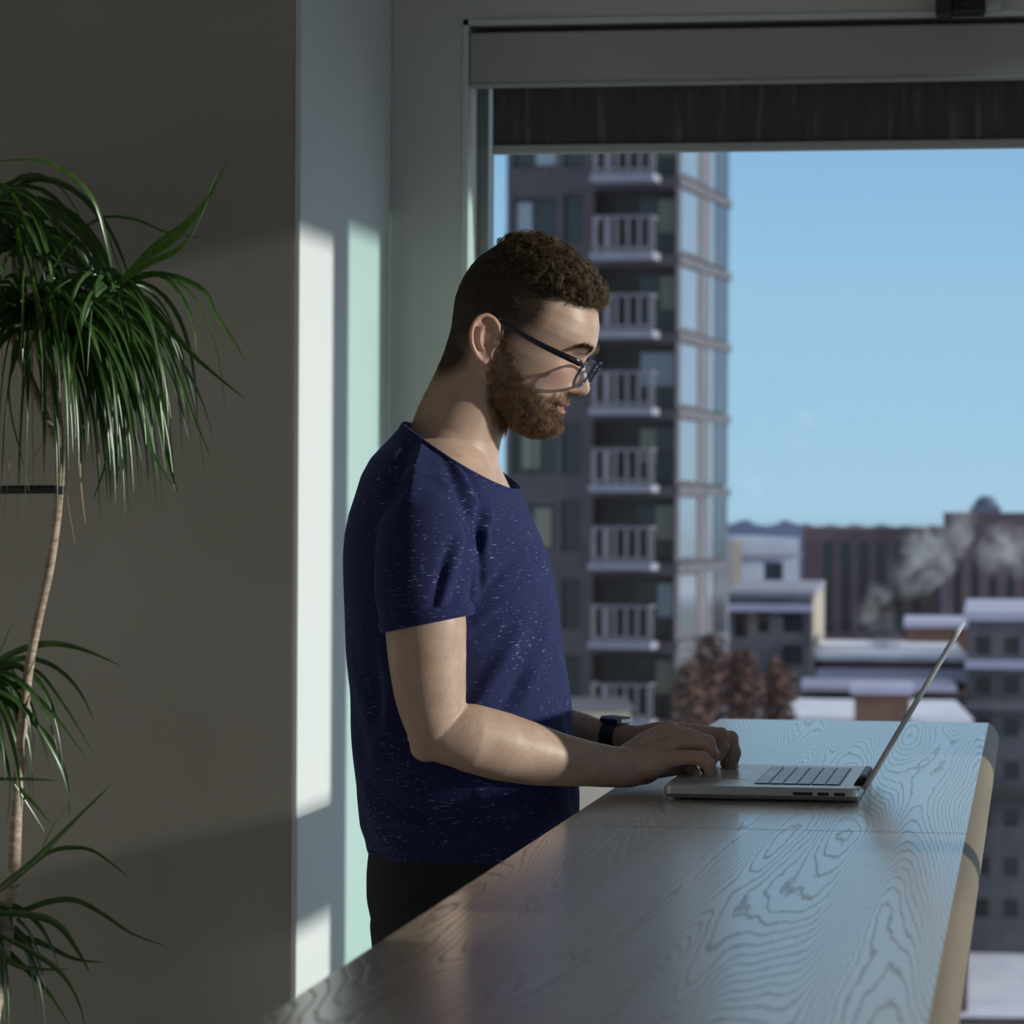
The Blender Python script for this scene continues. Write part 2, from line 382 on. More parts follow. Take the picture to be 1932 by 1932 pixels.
# keyboard well and keys
KX0, KX1 = LX0 + .108, LX0 + .2155; KY0, KY1 = LY0 + .043, LY1 - .043
kb = MB().box((KX0, KY0, LZ), (KX1, KY1, LZ + .0003)).build('keyboard', M['black'], lp)
rows = 6; pitch = (KX1 - KX0 - .002) / rows
counts = [[1.3, 1, 1.3, 5.4, 1.3, 1, 1, 1, 1], [2.2] + [1] * 10 + [2.2], [1.8] + [1] * 11 + [1.7], [1.5] + [1] * 12 + [1], [1] * 13 + [1.5], [1] * 14]
first = None
for r_, ws in enumerate(counts):
    tot = sum(ws); y = KY1 - .001; u_ = (KY1 - KY0 - .002) / tot
    for w_ in ws:
        x0 = KX0 + .001 + r_ * pitch
        MB().box((x0 + .0011, y - w_ * u_ + .0011, LZ + .0003), (x0 + pitch - .0011, y - .0011, LZ + .0014)).build('key', M['keys'], kb)
        y -= w_ * u_
for x0, w_ in ((LX0 + .160, .024), (LX0 + .190, .014), (LX0 + .2105, .013)):
    MB().box((x0, LY0 - .0003, TZ + .0085), (x0 + w_, LY0 + .004, TZ + .0125)).build('port', M['black'], lp)
MB().tube([(LX1 - .004, LY0 + .05, LZ - .001), (LX1 - .004, LY1 - .05, LZ - .001)], [.0055, .0055], 12, round_end=False).build('hinge', M['black'], lp, smooth=True)
# lid
lt = on(1805, 1187, 1, LY0); hx, hz = LX1 + .001, LZ - .004
dl = Vector((lt.x - hx, 0, lt.z - hz)); LL = dl.length; dl.normalize(); nl = Vector((-dl.z, 0, dl.x))  # nl: screen side
def lidp(s_, y, t_): q = Vector((hx, y, hz)) + dl * s_ + nl * t_; return q
b = MB(); rings = []
for t_, i_ in ((-.0062, .004), (-.0050, .0012), (-.0035, 0), (-.0008, 0), (0, .0008)):
    rings.append([lidp(x, y, t_) for x, y in rrect(.004 + i_, LL - i_, LY0 + i_, LY1 - i_, .008)])
lid = b.loft(rings).build('lid', M['silver'], lp, smooth=True); lid.modifiers.new('e', 'EDGE_SPLIT').split_angle = radians(35)
MB().add([lidp(.012, LY0 + .004, .0003), lidp(LL - .004, LY0 + .004, .0003), lidp(LL - .004, LY1 - .004, .0003), lidp(.012, LY1 - .004, .0003),
          lidp(.012, LY0 + .004, -.0002), lidp(LL - .004, LY0 + .004, -.0002), lidp(LL - .004, LY1 - .004, -.0002), lidp(.012, LY1 - .004, -.0002)],
         [(0, 1, 2, 3), (7, 6, 5, 4), (0, 4, 5, 1), (1, 5, 6, 2), (2, 6, 7, 3), (3, 7, 4, 0)]).build('screen', M['screen'], lid)
# ================================================================== PERSON
# head frame: origin near the ear, F forward (pitched down), U up, L towards the man's left
PITCH = radians(25); HY = radians(-3)
HO = S(985, 640); HM = .000690
_f = Vector((cos(HY), sin(HY), 0)); LAT = Vector((-sin(HY), cos(HY), 0))
HF = _f * cos(PITCH) - Vector((0, 0, 1)) * sin(PITCH); HU = _f * sin(PITCH) + Vector((0, 0, 1)) * cos(PITCH)
HFX = 1 / cos(YAW - HY)
def H(f, l, u): return HO + HF * (f * HM * 1.012) + LAT * (l * HM) + HU * (u * HM)
# inverse: world points -> sagittal photo-like pixels (x right, y down) and lateral px
def sag(A):
    d = A - np.array(HO); f = d @ np.array(HF) / (HM * 1.012); u = d @ np.array(HU) / HM; l = d @ np.array(LAT) / HM
    dx = f * cos(PITCH) + u * sin(PITCH); dz = -f * sin(PITCH) + u * cos(PITCH)
    return 985 + dx, 640 - dz, l, f, u
TU = [-156, -150, -144, -132, -118, -103, -92, -84, -75, -58, -40, -20, 0, 20, 40, 55, 80, 105, 130, 146, 158, 166, 172, 174]
TF = [92, 108, 119, 130, 133, 124, 128, 124, 128, 124, 123, 122, 121, 125, 131, 129, 122, 108, 87, 66, 42, 16, -12, -30]
TB = [40, 22, 0, -35, -50, -75, -92, -102, -110, -119, -125, -129, -132, -137, -139, -139, -135, -126, -110, -99, -88, -72, -54, -38]
TW = [14, 26, 37, 52, 63, 72, 78, 82, 86, 92, 97, 102, 105, 107, 108, 108, 105, 98, 86, 73, 58, 42, 22, 6]
TC = [66, 60, 50, 38, 28, 15, 8, 2, -4, -10, -12, -12, -12, -12, -10, -8, -8, -8, -10, -14, -20, -24, -30, -34]
TN = [2, 2, 2, 2.1, 2.2, 2.2, 2.2, 2.2, 2.2, 2.2, 2.2, 2.2, 2.2, 2.3, 2.4, 2.4, 2.3, 2.2, 2.1, 2, 2, 2, 2, 2]
NU = [-60, -56, -53, -50, -46, -40, -34, -28, -20, -12, -3, 6, 14, 22]
NP = [0, 3, 10, 22, 29, 33.5, 35, 34, 28, 22, 14, 8, 3, 0]
NS = [17, 19, 22, 23, 22, 19, 15, 13, 11, 10, 9.5, 9, 10, 10]
def g(x, s): return math.exp(-(x / s) ** 2)
def head_point(t, u):
    f = tab(u, TU, TF); bk = tab(u, TU, TB); w = tab(u, TU, TW); c = tab(u, TU, TC); n = tab(u, TU, TN)
    ct, st = cos(t), sin(t)
    a = (f - c) if ct > 0 else (c - bk); nn = n if ct > 0 else 2.05
    x = c + math.copysign(a * abs(ct) ** (2 / nn), ct); y = math.copysign(w * abs(st) ** (2 / nn), st); uu = u
    if ct > 0:
        ay = abs(y)
        P_ = tab(u, NU, NP); s_ = tab(u, NU, NS); x += P_ * math.exp(-(ay / s_) ** 2.6)
        x += -2.5 * g(ay - 13, 7) * g(u + 47, 6) * 2                      # alar groove / nostril line
        x += -11 * g(ay - 42, 20) * g(u - 8, 14)                        # eye socket
        x += 8 * g(ay - 43, 13) * g(u - 3, 9) - 2.2 * g(ay - 43, 15) * g(u + 6, 1.8) - 1.2 * g(ay - 43, 15) * g(u - 12, 2.2)  # closed lid, lash line, crease
        x += 3.0 * g(ay - 38, 24) * g(u - 32, 9)                        # brow ridge
        x += 4.5 * g(ay - 58, 20) * g(u + 22, 18)                       # cheekbone
        x += -3.5 * g(ay - 52, 16) * g(u + 70, 20)                      # hollow beside mouth
        lipw = math.exp(-(ay / 30) ** 4)
        x += lipw * (4.0 * g(u + 75, 5) + 4.5 * g(u + 91, 5.5)) - 6.5 * math.exp(-(ay / 34) ** 4) * g(u + 83, 2.6)
        x += -3 * g(ay - 36, 8) * g(u + 83, 9)                          # mouth corner
        x += -2.0 * g(ay, 5) * g(u + 66, 6)                             # philtrum
        x += -3 * g(ay, 30) * g(u + 104, 6)
        x += 3.5 * g(ay, 24) * g(u + 122, 12)                           # chin pad
    return x, y, uu
def head_rings(du=1.5, nt=150):
    us = np.arange(-156, 174.1, du); R = []
    for u in us:
        R.append([H(*head_point(2 * pi * j / nt, float(u))) for j in range(nt)])
    return R

bd = MB(); bd.loft(head_rings())
# ears
def ear(mb, s):
    def E(x, y, l): d = (x - 985); e = (640 - y); return H(d * cos(PITCH) - e * sin(PITCH), s * l, d * sin(PITCH) + e * cos(PITCH))
    mb.tube([E(966, 640, 107), E(963, 622, 109), E(953, 607, 111), E(940, 602, 115), E(926, 609, 120), E(917, 628, 124), E(916, 650, 123), E(921, 668, 119), E(928, 681, 114), E(937, 687, 110), E(946, 678, 107)],
            [.0035, .0036, .0035, .0034, .0034, .0033, .0033, .0035, .0042, .0048, .0042], 12, LAT, 4)
    mb.tube([E(950, 616, 109), E(937, 622, 112), E(930, 640, 115), E(931, 658, 113), E(940, 668, 109)], [.0022, .0026, .003, .003, .003], 10, LAT, 4)
    A = (E(940, 603, 0) - E(935, 685, 0)).normalized()
    mb.ell(E(938, 642, 107), (A.cross(LAT), LAT, A), (.0165, .0042, .030)); mb.ell(E(928, 628, 112), (A.cross(LAT), LAT, A), (.007, .0035, .016)); mb.ell(E(934, 672, 109), (A.cross(LAT), LAT, A), (.008, .0042, .009))
    mb.ell(E(958, 652, 108), (A.cross(LAT), LAT, A), (.0045, .0045, .0065))
ear(bd, -1); ear(bd, 1)
# neck and torso core
bd.tube([S(930, 640), S(908, 700), S(884, 760), S(862, 815), S(850, 870), S(850, 930)], [(.056, .050), (.054, .050), (.0565, .053), (.059, .058), (.062, .070), (.07, .10)], 80, (1, 0, 0), 5, round_end=False)
def torso_rings(rows, n=120, e=2.3):
    R = []
    for py, xb, xf, w in rows:
        xb = xb + 10 * min(1, max(0, (py - 880) / 60.))
        a = S(xb, py); c = S(xf, py); z = (a.z + c.z) / 2; mx_ = (a.x + c.x) / 2; h = (c.x - a.x) / 2; r = []
        for j in range(n):
            t = 2 * pi * j / n; ct, st = cos(t), sin(t)
            r.append((mx_ + h * math.copysign(abs(ct) ** (2 / e), ct), MANY + w * math.copysign(abs(st) ** (2 / e), st), z))
        R.append(r)
    return R
ROWS = [(795, 768, 876, .060), (830, 738, 925, .088), (866, 708, 948, .135), (900, 690, 962, .172), (930, 678, 975, .192), (970, 663, 994, .200),
        (1010, 654, 1012, .200), (1050, 650, 1028, .196), (1100, 650, 1041, .190), (1150, 651, 1048, .184), (1230, 654, 1060, .178), (1330, 660, 1072, .174),
        (1420, 666, 1082, .174), (1500, 672, 1087, .176), (1555, 681, 1088, .178), (1578, 690, 1087, .176), (1605, 694, 1085, .172)]
core = [(py, xb + 18, xf - 16, w - .020) for py, xb, xf, w in ROWS[1:]]
bd.loft(torso_rings(core + [(1700, 712, 1060, .165), (1760, 730, 1030, .15)]))
for s in (-1, 1):   # legs of the body
    hx_ = S(880, 1700).x
    bd.tube([(hx_, MANY + s * .085, .96), (hx_ + .01, MANY + s * .09, .75), (hx_ + .02, MANY + s * .095, .50), (hx_ - .02, MANY + s * .095, .28), (hx_ - .03, MANY + s * .10, .09)], [.088, .075, .052, .05, .036], 20, (1, 0, 0), 4)
def pr(r, px, py, off): d = on(px, py, 1, MANY + off); return r * (d.y * cos(YAW) - d.x * sin(YAW)) / FPX
def limb(mb, J, n=56, sub=5, ref=(1, 0, 0)):
    mb.tube([S(x, y, o) for x, y, o, r in J], [tuple(pr(q, x, y, o) for q in (r if hasattr(r, '__len__') else (r, r))) for x, y, o, r in J], n, ref, sub)
# near (right) arm
limb(bd, [(795, 1000, -.140, 62), (798, 1060, -.180, 70), (800, 1120, -.200, 74), (803, 1180, -.203, 77), (806, 1240, -.203, 74), (812, 1310, -.202, 68), (822, 1365, -.200, 58), (832, 1388, -.198, 50)])
limb(bd, [(818, 1385, -.198, 50), (850, 1388, -.195, 57), (885, 1392, -.185, 65), (945, 1408, -.160, 65), (1005, 1423, -.135, 59), (1060, 1434, -.110, 50), (1110, 1441, -.088, 43), (1150, 1446, -.068, 39.5), (1190, 1449, -.048, (37, 34))], ref=(0, 0, 1))
bd.ell(S(806, 1408, -.198), ((1, 0, 0), (0, 1, 0), (0, 0, 1)), (.022, .022, .020))
# far (left) arm
limb(bd, [(800, 1000, .140, 62), (805, 1060, .185, 70), (812, 1150, .205, 76), (830, 1280, .21, 66), (850, 1350, .205, 52)])
limb(bd, [(850, 1352, .205, 50), (930, 1365, .20, 58), (1010, 1372, .18, 48), (1080, 1376, .155, 36), (1125, 1386, .135, 30), (1165, 1392, .118, 27), (1215, 1396, .10, 26)], ref=(0, 0, 1))
# right hand: back of the hand fans out to the knuckles, four bent fingers and a thumb
limb(bd, [(1180, 1446, -.050, 33), (1222, 1436, -.036, 33), (1252, 1428, -.030, 22)], 32, 4)
limb(bd, [(1176, 1436, -.045, 28), (1222, 1404, -.010, 25), (1262, 1378, .014, 17)], 14, 4)
limb(bd, [(1176, 1440, -.045, 28), (1228, 1412, -.015, 25), (1268, 1388, .000, 17)], 14, 4)
limb(bd, [(1180, 1446, -.048, 30), (1232, 1424, -.028, 25), (1272, 1404, -.020, 17)], 14, 4)
limb(bd, [(1184, 1452, -.055, 30), (1230, 1442, -.046, 26), (1266, 1432, -.042, 17)], 14, 4)
for kx, ky, ko, kr in ((1262, 1374, .014, .0105), (1270, 1384, .000, .0108), (1274, 1400, -.020, .0105), (1268, 1428, -.042, .0100)): bd.ell(S(kx, ky, ko), ((1, 0, 0), (0, 1, 0), (0, 0, 1)), (kr, kr * .8, kr))
bd.ell(S(1205, 1452, -.030), ((1, 0, 0), (0, 1, 0), (0, 0, 1)), (.030, .032, .020))
def finger(J, r, k=1.13):
    limb(bd, [(*j, q * k) for j, q in zip(J, r)], 28, 1, (0, 1, 0)); x, y, o = J[2]; rr = pr(r[2] * k * 1.07, x, y, o); bd.ell(S(x, y, o), ((1, 0, 0), (0, 1, 0), (0, 0, 1)), (rr, rr * .95, rr))
finger([(1262, 1432, -.042), (1300, 1428, -.044), (1324, 1431, -.046), (1337, 1443, -.047), (1338, 1455, -.046)], [15, 12.5, 13.5, 12, 9])            # little
finger([(1270, 1404, -.020), (1308, 1400, -.020), (1334, 1403, -.020), (1341, 1421, -.020), (1330, 1440, -.020)], [15, 13.5, 14, 13, 11])            # ring
finger([(1266, 1386, .000), (1305, 1390, .003), (1334, 1402, .004), (1346, 1424, .005), (1338, 1446, .005)], [14, 13, 14, 12, 10])              # middle
finger([(1262, 1377, .018), (1302, 1388, .024), (1326, 1406, .026), (1336, 1428, .026), (1330, 1449, .026)], [13.5, 12.5, 13, 11.5, 9.5])       # index
finger([(1212, 1452, .000), (1252, 1450, .024), (1288, 1448, .028), (1306, 1453, .014), (1312, 1459, .004)], [20, 15, 12.5, 11, 8.5])           # thumb
# left hand
for J in ([(1205, 1394, .104, 25), (1250, 1384, .092, 24), (1296, 1381, .078, 15)], [(1205, 1394, .108, 25), (1255, 1382, .108, 22), (1302, 1380, .104, 14)],
          [(1205, 1396, .112, 24), (1255, 1388, .124, 20), (1298, 1388, .128, 13)], [(1205, 1398, .116, 22), (1250, 1396, .138, 18), (1290, 1398, .148, 12)]):
    limb(bd, J, 14, 4)
finger([(1292, 1381, .078), (1330, 1385, .082), (1359, 1388, .083), (1363, 1410, .083), (1357, 1425, .083)], [15.5, 13.5, 14, 12.5, 10])             # index
finger([(1300, 1382, .106), (1345, 1385, .110), (1378, 1394, .110), (1386, 1421, .110), (1380, 1445, .110)], [14.5, 13, 13.5, 12, 9.5])             # middle
finger([(1300, 1390, .130), (1342, 1394, .136), (1368, 1402, .137), (1374, 1424, .137), (1368, 1440, .137)], [13, 12, 12, 11, 9])               # ring
finger([(1292, 1400, .150), (1325, 1402, .158), (1345, 1410, .160), (1350, 1424, .160), (1346, 1434, .160)], [12, 11, 11, 10, 8])               # little
finger([(1212, 1402, .090), (1256, 1412, .066), (1290, 1420, .060), (1312, 1428, .060), (1326, 1437, .062)], [18, 15, 12.5, 11, 9])               # thumb

man = empty('person', (S(880, 1700).x, MANY, 0), 'bearded person in a navy t-shirt and dark trousers standing typing at the counter', 'person')
bm_ = remesh(bd, .0017, 4)
V = getv(bm_)
# keep palms and wrists on, not in, the table and laptop
sx_, sy_, sl_, sf_, su_ = sag(V)
# colour attribute: R = scalp / beard stubble, G = lips, B = warm flush
HAIRP = [(1133, 586), (1105, 578), (1080, 570), (1062, 566), (1055, 585), (1046, 606), (1030, 622), (1010, 630), (985, 640), (976, 655), (964, 655), (968, 628), (960, 606), (944, 596), (924, 604), (912, 632), (905, 668), (885, 697), (860, 708), (836, 712), (790, 640), (820, 420), (1000, 400), (1180, 440), (1180, 560)]
BEARDP = [(966, 636), (984, 636), (993, 690), (1004, 722), (1022, 742), (1043, 750), (1060, 745), (1074, 741), (1092, 748), (1090, 762), (1068, 762), (1064, 761), (1060, 768), (1061, 780), (1062, 786), (1072, 795), (1074, 830), (1040, 840), (990, 832), (960, 824), (944, 796), (934, 752), (938, 706), (950, 680), (962, 664)]
def soft(x, y, poly, w):
    i = inpoly(x, y, poly); d = edgedist(x, y, poly); return np.clip(.5 + np.where(i, d, -d) / (2 * w), 0, 1)
near = (sy_ < 860) & (sx_ > 780) & (np.abs(sl_) < 135) & (V[:, 2] > 1.4)
hair_m = np.zeros(len(V)); jn = np.sin(sx_ * .9 + sy_ * 1.3) * 2.5 + np.sin(sx_ * 2.1 - sy_ * 1.7) * 2; hair_m[near] = soft((sx_ + jn)[near], (sy_ - jn)[near], HAIRP, 14)
beard_m = np.zeros(len(V)); beard_m[near] = soft(sx_[near], sy_[near], BEARDP, 8)
earm = near & (np.abs(sl_) > 109.5) & (sx_ > 905) & (sx_ < 972) & (sy_ > 595) & (sy_ < 695)
hair_m[earm] = 0; beard_m[earm] = 0
lip = np.zeros(len(V)); lip[near] = (np.exp(-((su_[near] + 84) / 10.5) ** 4) * np.exp(-(sl_[near] / 28) ** 4) * (sf_[near] > 85))
flush = np.zeros(len(V)); flush[near] = np.exp(-((sf_ - 105) / 30) ** 2 - ((su_ + 25) / 28) ** 2)[near] + .8 * earm[near]
for q in (S(1262, 1374, .0), S(1272, 1392, -.015), S(1266, 1428, -.045), S(1334, 1403, -.02), S(1326, 1431, -.046), S(1378, 1394, .11), S(1357, 1391, .083)):
    flush += .8 * np.exp(-((V - np.array(q)) ** 2).sum(1) / .011 ** 2)
ca = bm_.color_attributes.new('mask', 'FLOAT_COLOR', 'POINT')
cc = np.stack([np.clip(hair_m + beard_m * .5, 0, 1), lip * (1 - .0 * lip), np.clip(flush, 0, 1), np.ones(len(V))], 1).astype(np.float32)
ca.data.foreach_set('color', cc.ravel())
m = mat('skin', (.5, .33, .25), .45, spec=.35); M['skin'] = m
PB(m).inputs['Subsurface Weight'].default_value = .12; PB(m).inputs['Subsurface Radius'].default_value = (.012, .005, .003); PB(m).inputs['Subsurface Scale'].default_value = 1
at_ = N(m, 'ShaderNodeAttribute'); at_.attribute_name = 'mask'; sp = N(m, 'ShaderNodeSeparateColor'); LK(m, at_.outputs[0], sp.inputs[0])
n_ = noise(m, 35, 4, mapping(m)); base_c = ramp(m, n_.outputs[0], [(.3, (.46, .30, .225)), (.7, (.57, .39, .305))])
def mixc(m, f, a, b_):
    x = N(m, 'ShaderNodeMix'); x.data_type = 'RGBA'; LK(m, f, x.inputs[0])
    if isinstance(a, tuple): x.inputs[6].default_value = (*a, 1)
    else: LK(m, a, x.inputs[6])
    if isinstance(b_, tuple): x.inputs[7].default_value = (*b_, 1)
    else: LK(m, b_, x.inputs[7])
    return x.outputs[2]
c_ = mixc(m, sp.outputs[2], base_c, (.60, .35, .27)); c_ = mixc(m, sp.outputs[1], c_, (.44, .17, .15)); c_ = mixc(m, sp.outputs[0], c_, (.065, .040, .023))
LK(m, c_, PB(m).inputs['Base Color']); n2_ = noise(m, 700, 3, mapping(m)); bump(m, n2_.outputs[0], .25, .0006)
body = obj('body', bm_, m, man)

# finger nails
M['nail'] = mat('finger_nail', (.62, .44, .36), .25, spec=.6)
for (x, y, o, dx, dy) in ((1391, 1443, .106, .55, -.35), (1317, 1461, -.002, .5, -.6)):
    c = S(x, y, o); n_v = Vector((dx, dy, .25)).normalized(); up_ = (Vector((0, 0, 1)) - n_v * n_v.z).normalized()
    MB().ell(c - n_v * .0012, (n_v.cross(up_), n_v, up_), (.0042, .0012, .0055), 14, 8).build('finger_nail', M['nail'], man, smooth=True)
# ---------------------------------------------------------------- t-shirt
sh = MB(); sh.loft(torso_rings([(770, 785, 850, .045)] + ROWS))
def sl(J):
    sh.tube([S(x, y, o) for x, y, o, r in J], [tuple([pr(r, x, y, o)] * 2) for x, y, o, r in J], 36, (1, 0, 0), 5, round_end=False)
sl([(795, 925, -.105, 62), (797, 960, -.140, 78), (800, 1010, -.172, 88), (798, 1060, -.190, 91), (795, 1110, -.200, 89), (799, 1145, -.203, 87), (805, 1172, -.204, 86)])
sl([(800, 925, .105, 62), (802, 960, .140, 78), (806, 1010, .172, 88), (812, 1060, .190, 90), (818, 1110, .203, 88), (824, 1170, .205, 86)])
sm_ = remesh(sh, .0036, 6)
V = getv(sm_)
# drape: soft folds, near sleeve and side
def to_px(A):
    q = (A - np.array(CAM)) @ np.array(CR); return 966 + FPX * q[:, 0] / -q[:, 2], 966 - FPX * q[:, 1] / -q[:, 2]
nrm = np.empty(len(V) * 3); sm_.vertex_normals.foreach_get('vector', nrm) if hasattr(sm_, 'vertex_normals') else sm_.vertices.foreach_get('normal', nrm); nrm = nrm.reshape(-1, 3)
px_, py_ = to_px(V)
def fold(x0, y0, x1, y1, w, a, tap=.5):
    dx, dy = x1 - x0, y1 - y0; L2 = dx * dx + dy * dy; t = ((px_ - x0) * dx + (py_ - y0) * dy) / L2
    d = ((px_ - x0) * dy - (py_ - y0) * dx) / math.sqrt(L2); e = np.clip(1 - np.abs(t - .5) * 2 * .9, 0, 1) * (t > -.1) * (t < 1.1)
    return 1.7 * a * np.exp(-(d / w) ** 2) * e ** tap
D = np.zeros(len(V))
nearS = V[:, 1] < MANY + .06
for f_ in ((838, 868, 905, 1010, 9, -.004), (850, 862, 925, 985, 7, .0035), (870, 865, 930, 1010, 7, -.003), (905, 960, 908, 1110, 8, -.006), (925, 960, 905, 1080, 8, .004), (890, 960, 893, 1140, 9, .003),
           (870, 1010, 830, 1150, 9, .004), (850, 1010, 815, 1150, 8, -.003), (880, 1080, 850, 1145, 7, -.003), (905, 1130, 980, 1040, 10, -.004), (900, 1170, 1010, 1090, 12, .004), (890, 1200, 960, 1150, 9, -.003),
           (1000, 1150, 900, 1330, 16, .006), (1020, 1220, 940, 1350, 14, -.005), (1040, 1150, 985, 1340, 14, .004), (900, 1500, 1060, 1560, 14, .005), (860, 1540, 1000, 1600, 12, -.005), (720, 1540, 860, 1575, 12, .005),
           (700, 1500, 820, 1540, 14, -.004), (740, 1300, 700, 1480, 18, .004), (700, 1200, 720, 1420, 14, -.004), (800, 830, 770, 950, 14, .003), (780, 835, 735, 930, 12, -.003)):
    D += fold(*f_) * nearS
D += .0012 * np.sin(V[:, 2] * 55 + V[:, 0] * 40 + 3 * np.sin(V[:, 1] * 30)) * np.clip((1.35 - V[:, 2]) * 8, 0, 1)
V = V + nrm * D[:, None]; setv(sm_, V)
b_ = bmesh.new(); b_.from_mesh(sm_)
A1 = S(762, 799); A2 = S(969, 925); nrm1 = Vector((0, 1, 0)).cross(A2 - A1).normalized()
if nrm1.z < 0: nrm1 = -nrm1
def cut(bmh, co, no, test):
    geom = [f for f in bmh.faces if test(f.calc_center_median())]
    es = {e for f in geom for e in f.edges}; vs = {v for f in geom for v in f.verts}
    bmesh.ops.bisect_plane(bmh, geom=list(vs) + list(es) + geom, plane_co=co, plane_no=no)
    dl_ = [f for f in bmh.faces if test(f.calc_center_median()) and (f.calc_center_median() - co).dot(no) > 0]
    bmesh.ops.delete(bmh, geom=dl_, context='FACES')
cut(b_, A1, nrm1, lambda c: c.z > 1.42 and abs(c.y - MANY) < .16)
C1 = S(805, 1172, -.204); cd1 = (S(888, 1156, -.204) - S(722, 1190, -.204)).normalized(); cn1 = Vector((cd1.z, 0, -cd1.x)); cn1 = -cn1 if cn1.z > 0 else cn1
b_.to_mesh(sm_); b_.free()
m = mat('navy_jersey', (.012, .016, .05), .9, spec=.2); M['shirt'] = m
PB(m).inputs['Sheen Weight'].default_value = .35; PB(m).inputs['Sheen Roughness'].default_value = .4; PB(m).inputs['Sheen Tint'].default_value = (.35, .42, .95, 1)
v_ = mapping(m, (110, 110, 620)); nn_ = noise(m, 1, 1.5, v_, .4); v2 = mapping(m, (9, 9, 9)); nb = noise(m, 1, 2, v2)
mul = N(m, 'ShaderNodeMath'); mul.operation = 'MULTIPLY_ADD'; LK(m, nb.outputs[0], mul.inputs[0]); mul.inputs[1].default_value = .22; LK(m, nn_.outputs[0], mul.inputs[2])
LK(m, ramp(m, mul.outputs[0], [(.0, (.013, .016, .060)), (.79, (.019, .023, .085)), (.83, (.12, .14, .28)), (1, (.28, .32, .5))]), PB(m).inputs['Base Color'])
n3_ = noise(m, 1, 2, mapping(m, (900, 900, 900))); bump(m, n3_.outputs[0], .3, .0008)
shirt = obj('t_shirt', sm_, m, man); so_ = shirt.modifiers.new('s', 'SOLIDIFY'); so_.thickness = .0022; so_.offset = -1
# collar band and rolled sleeve cuff
def ringpts(co, no, ax, ay, n, rx, ry, scale=1):
    return [co + ax * (rx * cos(2 * pi * j / n)) + ay * (ry * sin(2 * pi * j / n)) for j in range(n)]
# collar: nearest shirt boundary loop resampled
bb = bmesh.new(); bb.from_mesh(sm_); off_ = wloc(man)
lp_ = [e for e in bb.edges if e.is_boundary and (e.verts[0].co + off_).z > 1.42]
pts_ = [v.co + off_ for v in {v for e in lp_ for v in e.verts}]; bb.free()
cc_ = sum(pts_, Vector()) / max(1, len(pts_)); ax_ = (A2 - A1).normalized(); ay_ = Vector((0, 1, 0))
best = {}
for p in pts_:
    a = math.atan2((p - cc_).dot(ay_), (p - cc_).dot(ax_)); k = int((a + pi) / (2 * pi) * 60) % 60; best.setdefault(k, []).append(p)
loop = []
for k in range(60):
    if k in best: loop.append(sum(best[k], Vector()) / len(best[k]))
loop = [(loop[i - 1] + loop[i] + loop[(i + 1) % len(loop)]) / 3 for i in range(len(loop))]
def ring_mesh(loop, up, h, t, name, m, parent):
    mb = MB(); n = len(loop); cen = sum(loop, Vector()) / n; b0 = []
    prof = [(t * cos(a) * .5, h * sin(a) * .5) for a in [2 * pi * k / 10 for k in range(10)]]
    for i in range(n):
        o_ = (loop[i] - cen); o_ = (o_ - up * o_.dot(up)).normalized()
        b0.append([loop[i] + o_ * p + up * q for p, q in prof])
    vs = [p for r in b0 for p in r]; fs = []
    for i in range(n):
        for j in range(10):
            a, b2 = i * 10 + j, i * 10 + (j + 1) % 10; c2, d2 = ((i + 1) % n) * 10 + (j + 1) % 10, ((i + 1) % n) * 10 + j; fs.append((a, b2, c2, d2))
    mb.add(vs, fs); return mb.build(name, m, parent, smooth=True)
ring_mesh([p - nrm1 * .003 for p in loop], nrm1, .014, .0045, 'collar', M['shirt'], shirt)
def armring(cx, cy, off, r, dz):  # ring round the sleeve end
    c = S(cx, cy, off); rr = pr(r, cx, cy, off); u = cd1; return [c + u * (rr * cos(2 * pi * j / 48)) + Vector((0, 1, 0)) * (rr * .985 * sin(2 * pi * j / 48)) for j in range(48)]
ring_mesh(armring(805, 1164, -.203, 86.5, 0), -cn1, .018, .0095, 'sleeve_cuff', M['shirt'], shirt)

# ---------------------------------------------------------------- trousers and shoes
tr_ = MB(); tr_.loft(torso_rings([(1566, 702, 1072, .160), (1585, 697, 1078, .167), (1610, 694, 1080, .170), (1640, 691, 1080, .172), (1690, 691, 1074, .172), (1740, 702, 1062, .170), (1800, 716, 1045, .165)]))
for s in (-1, 1):
    tr_.tube([(hx_ - .004, MANY + s * .083, .93), (hx_, MANY + s * .088, .80), (hx_ + .015, MANY + s * .095, .52), (hx_ - .01, MANY + s * .098, .28), (hx_ - .02, MANY + s * .10, .10)], [.106, .098, .075, .068, .062], 28, (1, 0, 0), 5)
tm = remesh(tr_, .006, 5); obj('trousers', tm, M['trouser'], man)
for s in (-1, 1):
    b = MB(); b.tube([(hx_ - .09, MANY + s * .10, .048), (hx_ - .02, MANY + s * .10, .055), (hx_ + .07, MANY + s * .105, .045), (hx_ + .15, MANY + s * .11, .03)], [(.046, .040), (.053, .042), (.044, .046), (.028, .036)], 20, (0, 0, 1), 4)
    me_ = remesh(b, .004, 3); v = getv(me_); v[:, 2] = np.maximum(v[:, 2], .001); setv(me_, v); obj('shoe', me_, M['shoe'], man)

